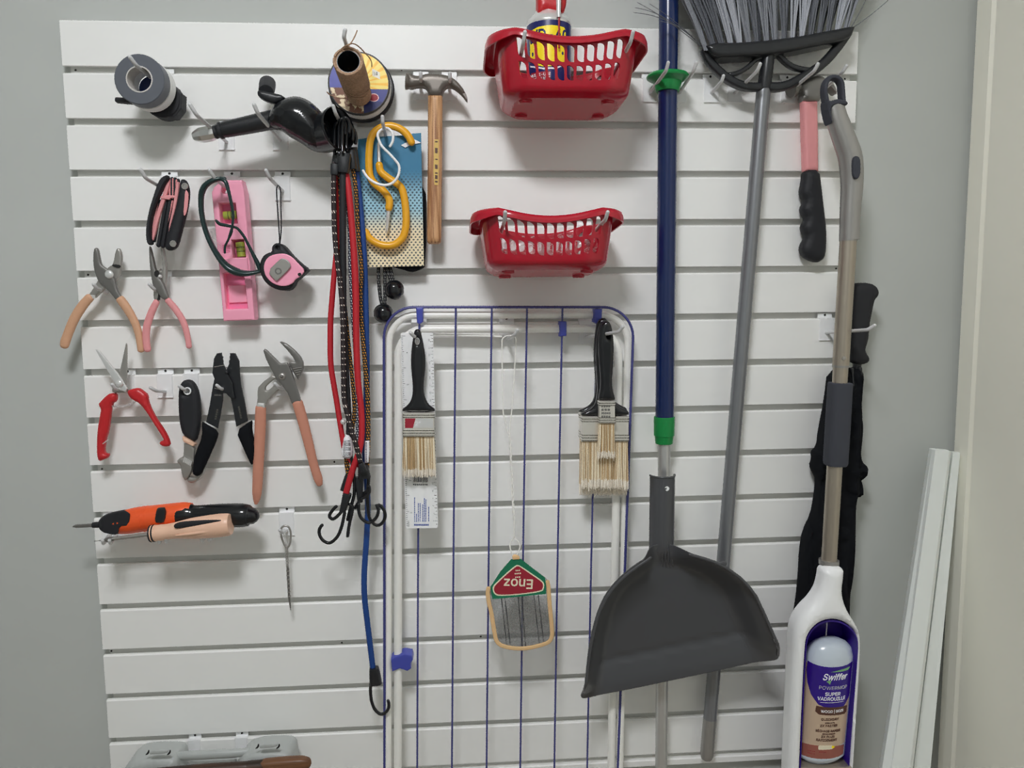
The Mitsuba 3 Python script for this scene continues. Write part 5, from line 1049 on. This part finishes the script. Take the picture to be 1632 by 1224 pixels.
# ---------------------------------------------------------------- hammer with pink shaft
t = thing('rubber_grip_hammer', 'hammer with a pink shaft and black rubber grip hanging right of the broom', 'hammer')
Dh = .018
part(t, 'head', puff([(1270, 136), (1276, 130), (1286, 125), (1296, 122), (1306, 122), (1313, 127), (1317, 136), (1315, 142), (1311, 150), (1306, 157), (1303, 164), (1275.5, 164.5), (1273, 158), (1276, 150), (1272, 143)], Dh, .024, .008, 1, step=.0018), 'dark_steel', 40, 'steel head')
part(t, 'poll', lathe(P(1274, 138, Dh), P(1262, 143, Dh + .004), [(-.004, 0), (-.004, .0085), (.010, .0095), (.013, .0125), (.018, .0125), (.0195, .011), (.0195, 0)], 20), 'dark_steel', 40)
part(t, 'claw', puff([(1311, 126), (1320, 130), (1328, 140), (1331, 152), (1326, 150), (1319, 141), (1312, 138)], Dh, .022, .004, 1), 'dark_steel', 40)
part(t, 'shaft', puff([(1276, 162), (1300.5, 162), (1301.5, 220), (1302, 274), (1279.4, 274), (1277.6, 220)], Dh, .019, .006, 0), 'pink_dull', 40, 'pink shaft')
part(t, 'grip', puff([(1279, 271), (1303.5, 271), (1307, 300), (1311, 335), (1314.5, 365), (1314.6, 390), (1313, 407), (1309, 415), (1300, 419), (1290, 416), (1279, 410), (1274.4, 401), (1275, 391), (1282.6, 378), (1277, 369), (1276, 360), (1282.4, 350), (1276.4, 341), (1274.6, 332), (1280.6, 322), (1275, 312), (1274.2, 304), (1277.4, 290)], Dh, .027, .011, 1, step=.0024), 'black_rubber', True, 'black rubber grip')

# ---------------------------------------------------------------- umbrella
t = thing('umbrella', 'folded black umbrella hanging behind the spray mop', 'umbrella')
Du = .035
part(t, 'handle', puff([(1356, 452), (1372, 450.5), (1386, 452), (1393, 457), (1397, 465), (1395, 473), (1390, 478), (1388, 486), (1386, 496), (1384, 506), (1382, 516), (1381, 528), (1380, 540), (1377, 550), (1375, 557), (1378, 564), (1382, 570), (1380.5, 577), (1372, 581), (1360, 580), (1350, 572), (1350, 500)], Du, .030, .010, 1, step=.0022), 'black_rubber', 40)
part(t, 'grip_rib', cat([rod([(1387 - i*1.05, 481 + i*6.3, .022, 3.4), (1387 - i*1.05, 481 + i*6.3, .046, 3.4)], 4, 8) for i in range(12)]), 'black_rubber', 60)
part(t, 'runner', rod([(1366, 578, Du, 7), (1364, 600, Du, 6)], 6, 14), 'black_plastic', 60)
left = [(1324, 588), (1318, 640), (1308, 690), (1306, 712), (1296, 722), (1298, 733), (1293.5, 744), (1299, 756), (1304, 766), (1301.6, 792), (1296, 823), (1283, 849), (1278, 880), (1276, 920), (1272, 962), (1263, 1010), (1258, 1060), (1254.5, 1120), (1252, 1180), (1250, 1330)]
right = [(1352, 1330), (1350, 1130), (1351, 1000), (1353, 920), (1359, 842), (1362, 794), (1370, 790), (1370.5, 772), (1369.5, 762), (1381, 747), (1369.5, 733), (1372.5, 690), (1371.5, 640), (1375.5, 608), (1373, 590), (1366, 586)]
def folds(p): return .005*np.sin(p[:, 0]*330 + p[:, 1]*22 + 3*np.sin(p[:, 1]*9)) + .003*np.sin(p[:, 0]*760 - p[:, 1]*40)
part(t, 'canopy', puffp(mkpoly(chaikin(xz(left + right, Du - .003), 1)), Du - .006, .046, .018, .006, folds, None), 'black_cloth', True, 'folded black canopy')
part(t, 'rib_tip', cat([rod([(x, y, Du+.01, 3.0), (x+1.5, y+26, Du+.012, 3.4)], 5, 8) for x, y in ((1371, 587), (1358, 588))]), 'black_plastic', 60)

# ---------------------------------------------------------------- spray mop with its bottle
t = thing('spray_mop', 'spray mop with a curved silver handle, metal tube and white body at the right', 'mop')
part(t, 'hanging_ring', sweep(spl([P(x, y, .090) for x, y in [(1318, 170), (1313.5, 152), (1314, 136), (1320, 126), (1328, 124), (1336, 128), (1340, 138), (1341, 152), (1342, 168)]], 40), .0034, .0085, 14, power=3), 'foam', 60, 'dark grey hanging ring')
part(t, 'ring_base', puff([(1312, 160), (1318, 164), (1330, 160), (1343, 163), (1346.5, 169), (1340, 172), (1326, 170), (1318, 176), (1322, 205), (1314.5, 182)], .091, .030, .006, 1), 'foam', 40)
H9 = [(1329, 168, 14.5), (1334, 190, 15.6), (1343, 215, 16.6), (1352, 240, 17.2), (1357, 268, 17.2), (1357.5, 300, 16), (1355, 340, 15), (1353.5, 382, 14.6)]
part(t, 'handle', rod([(x, y, .090, r) for x, y, r in H9], 40, 22, 1.0, 'flat', 2.4), 'mop_silver', 60, 'curved silver handle')
part(t, 'handle_spine', rod([(x - r*.92, y, .086, 2.6) for x, y, r in H9[:6]], 30, 8), 'foam', 60)
part(t, 'button', puff([(1358.5, 252), (1364, 248), (1370, 252), (1371, 266), (1370, 281), (1364, 287), (1358.5, 281), (1357.5, 266)], .1085, .007, .0025, 1), 'foam', 40, 'grey button')
tube_c = lambda y: 1352 - (y-383)*.0605
def tseg(y0, y1, r, dd=.09): return sweep([P(tube_c(y0 + (y1-y0)*s), y0 + (y1-y0)*s, dd) for s in np.linspace(0, 1, 6)], r, None, 24, 'flat')
part(t, 'upper_tube', tseg(383, 584, .0123), 'champagne', 60, 'metal tube')
part(t, 'joint', tseg(380.5, 384.5, .0131), 'mop_silver', 40)
part(t, 'middle_tube', tseg(583, 612, .0113), 'champagne', 60)
part(t, 'joint', tseg(582, 585.5, .0126), 'mop_silver', 40)
q = P(1345, 571, .1025); part(t, 'lock_pin', lathe(q, q - [0, .1, 0], [(0, 0), (0, .0032), (.001, .0030), (.0012, 0)], 14), 'steel', 40)
part(t, 'foam_grip', sweep([P(tube_c(y) + 1.0, y, .09) for y in (610, 611.5, 640, 675, 710, 738, 741.5)], [.0158, .0168, .0170, .0172, .0171, .0170, .0155], None, 24, 'flat', power=3), 'foam', 60, 'grey foam sleeve')
part(t, 'lower_tube', tseg(740, 898, .0118), 'champagne', 60, 'metal tube')
part(t, 'neck_ring', tseg(892, 899, .0155), 'mop_silver', 40)
DM = .085
body = [(1303, 897), (1336.5, 897), (1336, 915), (1334.5, 936), (1340, 956), (1349, 974), (1360, 990), (1367, 1004), (1369.6, 1024), (1367, 1080), (1362, 1150), (1357.5, 1224), (1352, 1330), (1249, 1330), (1253, 1224), (1256.5, 1140), (1260, 1054), (1262.6, 1004), (1269.5, 984), (1281, 966), (1290, 955), (1298, 938), (1301, 920)]
opening = [(1273, 1224), (1277, 1130), (1282, 1030), (1284.5, 1013), (1292, 1000), (1304, 990), (1320, 985.5), (1336, 987), (1350, 994), (1360, 1004), (1366, 1018), (1365, 1045), (1359, 1120), (1352, 1210), (1348, 1290), (1270, 1290)]
zn0, zn1 = P(1318, 905, .1)[2], P(1318, 985, .1)[2]
part(t, 'body', puffp(mkpoly(chaikin(np.array([P(x_, y_, .090 + .016*float(smoothstep_np(905, 990, y_)))[[0, 2]] for x_, y_ in body]), 2), [chaikin(xz(opening, .108), 2)]), .098, .048, .017, .0030, hs=lambda p: .80 + .20*smoothstep_np(zn0, zn1, p[:, 1])), 'white_plastic', 60, 'white plastic body')
part(t, 'liner', puffp(mkpoly(chaikin(xz(opening, .108), 2)), .060, .006, .001), 'violet', 40, 'violet inside')
ol = chaikin(np.array(opening), 2); xzo = xz(ol, .108); rim_ = [np.array([q_[0], -.112, q_[1]]) for q_ in xzo]; rim2 = [np.array([q_[0], -.060, q_[1]]) for q_ in xzo]
n_ = len(ol); V = np.array(rim_ + rim2); cxy = V.mean(0)
V[:, [0, 2]] = cxy[[0, 2]] + (V[:, [0, 2]]-cxy[[0, 2]])*.992
Vi = V.copy(); Vi[:, [0, 2]] = cxy[[0, 2]] + (V[:, [0, 2]]-cxy[[0, 2]])*.975
i = np.arange(n_); j = (i+1) % n_; f = []
for A0, A1 in ((0, n_),): f += [*zip(i, j, j+n_), *zip(i, j+n_, i+n_)]
f += [*zip(i+2*n_, j+3*n_, j+2*n_), *zip(i+2*n_, i+3*n_, j+3*n_), *zip(i, i+2*n_, j+2*n_), *zip(i, j+2*n_, j)]
mm = TM(np.vstack([V, Vi]), f)
part(t, 'liner_wall', mm, 'violet', 40, 'violet inside')
part(t, 'hose', rod([(1318, 990, .07, 1.2), (1317, 1006, .075, 1.2), (1315, 1025, .08, 1.2)], 8, 8), 'enamel', 60)
part(t, 'base_ring', puff([(1270, 1216), (1352, 1213), (1350, 1300), (1268, 1300)], .100, .030, .004, 0), 'champagne', 40)
# cleaner bottle held in the mop
bt = thing('cleaner_bottle', 'cleaner bottle with a violet and tan label held in the white mop body', 'bottle')
BC0 = P(1313.5, 1120, .088); BR = .0400; SQ = .66
def squash(v): v[:, 0] += (v[:, 2]-BC0[2])*SH; v[:, 1] = BC0[1] + (v[:, 1]-BC0[1])*SQ; return v
z_top, z_bot = P(1321, 1024, DM+.02)[2], P(1312, 1216, DM+.02)[2]
def bottle(z0, z1, shear, prof_, m, name, sm=45):
    me = lathe((BC0[0], BC0[1], z0), (BC0[0], BC0[1], z0+1), prof_, 44); v = squash(np.array(me.vertices)); return part(bt, name, TM(v, me.faces), m, sm)
SH = .060
Hh = z_top - z_bot
bottle(z_bot, z_top, SH, [(0, 0), (.0, .030), (.004, .034), (.010, BR), (Hh-.040, BR), (Hh-.026, BR-.0012), (Hh-.014, BR-.006), (Hh-.006, BR-.014), (Hh-.001, BR-.025), (Hh, 0)], 'bottle_plastic', 'shell')
CBt = np.array([BC0[0], BC0[1], BC0[2]])
U0 = -.0165
def bpatch(pts, m, t_, name='label', sm=40, lab=None):
    me = wrap_poly(mkpoly([(x[0] + U0, x[1]) for x in pts]), CBt, BR, t_, .003); v = squash(np.array(me.vertices)); return part(bt, name, TM(v, me.faces), m, sm, lab)
def btext(s, u, v_, h_, m, bold=True, st=1.0):
    me = wrap_text(s, u + U0, v_, h_, CBt, BR, bold, st, .0013); v = squash(np.array(me.vertices)); return TM(v, me.faces)
zz = lambda y: P(1318, y, DM+.04)[2] - BC0[2]
arcp = lambda y, dip, x0, x1, n=14: [(x0 + (x1-x0)*s, zz(y) - dip*(1-(2*s-1)**2)*1.0) for s in np.linspace(0, 1, n)]
bpatch(arcp(1067, .004, -.052, .052) + arcp(1196, .002, .052, -.052), 'liquid_tan', .0003, 'label', 40, 'tan label')
bpatch(arcp(1065.5, .004, -.034, .052) + [(.052, zz(1120)), (.034, zz(1138)), (.012, zz(1136)), (-.006, zz(1130)), (-.020, zz(1116)), (-.030, zz(1098)), (-.035, zz(1080))], 'violet', .0006, 'label_field', 40, 'violet label field')
bpatch([(-.009, zz(1132.5)), (.046, zz(1134.5)), (.046, zz(1144.5)), (.041, zz(1147)), (-.004, zz(1145.5)), (-.010, zz(1141))], 'print_brown', .0009, 'label_band')
mat('label_rust', (150, 88, 76), .5)
bpatch(arcp(1199, -.004, -.050, .050) + arcp(1214, .002, .050, -.050), 'label_rust', .0006, 'label_foot', 40, 'rust label foot')
bpatch([(.000, zz(1196.5)), (.002, zz(1194.5)), (.022, zz(1194.5)), (.025, zz(1197)), (.023, zz(1200.5)), (.001, zz(1201.5))], 'cream', .0009, 'label_icon')
bpatch([(.022, zz(1194.8)), (.028, zz(1197.2)), (.024, zz(1200)), (.021, zz(1198))], 'print_yellow', .0010, 'label_icon')
bpatch([(-.006, zz(1086)), (.003, zz(1091)), (.014, zz(1089)), (.030, zz(1080)), (.043, zz(1073)), (.026, zz(1074)), (.008, zz(1076.5)), (.002, zz(1080))], 'violet', .0008, 'logo_swoosh')
mat('print_green', (120, 170, 120), .5)
bpatch([(.008, zz(1077)), (.026, zz(1073.5)), (.044, zz(1071.5)), (.040, zz(1076)), (.024, zz(1077))], 'print_green', .0009, 'logo_swoosh')
bpatch([(.003, zz(1092)), (.011, zz(1090)), (.009, zz(1097))], 'print_green', .0009, 'logo_swoosh')
me = btext('Swiffer', .018, zz(1085), .0100, None, True, .86); v = np.array(me.vertices); v[:, 0] += (v[:, 2]-(BC0[2]+zz(1085)))*.25; me = TM(v, me.faces)
part(bt, 'lettering', me, 'print_white', False, 'white logo lettering')
mat('print_grey', (178, 176, 188), .5)
part(bt, 'lettering', btext('POWERMOP', .0165, zz(1102.5), .0056, None, False, 1.06), 'print_grey', False)
part(bt, 'lettering', cat([btext('SUPER', .0155, zz(1112.3), .0056, None, True, 1.0), btext('VADROUILLE', .0150, zz(1120), .0056, None, True, .95)]), 'print_white', False)
part(bt, 'lettering', cat([btext('WOOD | BOIS', .0180, zz(1140), .0042, None, True, 1.0)]), 'print_white', False)
part(bt, 'lettering', cat([btext('QUICKDRY', .0150, zz(1153), .0036, None, True, 1.1), btext('DRIES UP TO', .0150, zz(1158.5), .0018, None, True, 1), btext('2X FASTER', .0140, zz(1163), .0038, None, True, 1.0), btext('SÉCHAGE RAPIDE', .0140, zz(1171), .0036, None, True, .95), btext("SÈCHE JUSQU'À", .0150, zz(1176), .0019, None, True, 1), btext('2X PLUS', .0140, zz(1180.5), .0038, None, True, 1), btext('RAPIDEMENT', .0130, zz(1186), .0038, None, True, 1)]), 'print_brown', False)
part(bt, 'lettering', cat([*[btext('– – – –', u_, zz(y_), .0030, None, True, 1) for u_, y_ in ((-.010, 1205), (.008, 1205), (-.010, 1209))]]), 'print_red', False)
bpatch([(-.004, zz(1125.8)), (.036, zz(1125.4)), (.036, zz(1126.0)), (-.004, zz(1126.4))], 'print_white', .0009, 'label_rule')

# ---------------------------------------------------------------- boards leaning in the corner
def board(label, top, bot, dt0, db0, th, groove):
    t = thing('trim_board', label, 'board')
    A0 = [P(x, y, dt0 + e) for x, y, e in top]; B0 = [P(x, y, db0 + e) for x, y, e in bot]
    n = len(A0); v = np.array(A0 + B0); back = v + np.array([.004, th, 0]); V = np.vstack([v, back]); f = []
    for i in range(n-1): f += [(i, n+i, n+i+1), (i, n+i+1, i+1), (2*n+i, 2*n+i+1, 3*n+i+1), (2*n+i, 3*n+i+1, 3*n+i)]
    for i in (0, n-1):
        q = (i, 2*n+i, 3*n+i, n+i); f += [(q[0], q[1], q[2]), (q[0], q[2], q[3])]
    for o in (0, n):
        for i in range(n-1): f += [(o+i, o+i+1, 2*n+o+i+1), (o+i, 2*n+o+i+1, 2*n+o+i)]
    m = TM(V, f); trimesh.repair.fix_normals(m)
    part(t, 'plank', m, 'board_paint', False)
    return t
ext = lambda x, y, xb, yb, k: (x + (xb-x)*k, y + (yb-y)*k)
def low(x, xb, k=1.22): return (x + (xb-x)*k, 717 + (1224-717)*k)
bt1 = [(1485.5, 716.5, -.002), (1491, 717, .006), (1513, 719, .006), (1516, 720, .002)]
bb1 = [(*low(1485.5, 1406), -.004), (*low(1491, 1421), .008), (*low(1513, 1450), .008), (*low(1516, 1455), .002)]
board('white trim board at the left of the two leaning in the corner', bt1, bb1, .034, .15, .014, 1)
bt2 = [(1519, 721.5, 0), (1530.5, 722, .002)]
bb2 = [(*low(1519, 1456), .0), (*low(1530.5, 1483), .002)]
board('narrow white trim board beside the door casing in the corner', bt2, bb2, .030, .12, .012, 0)
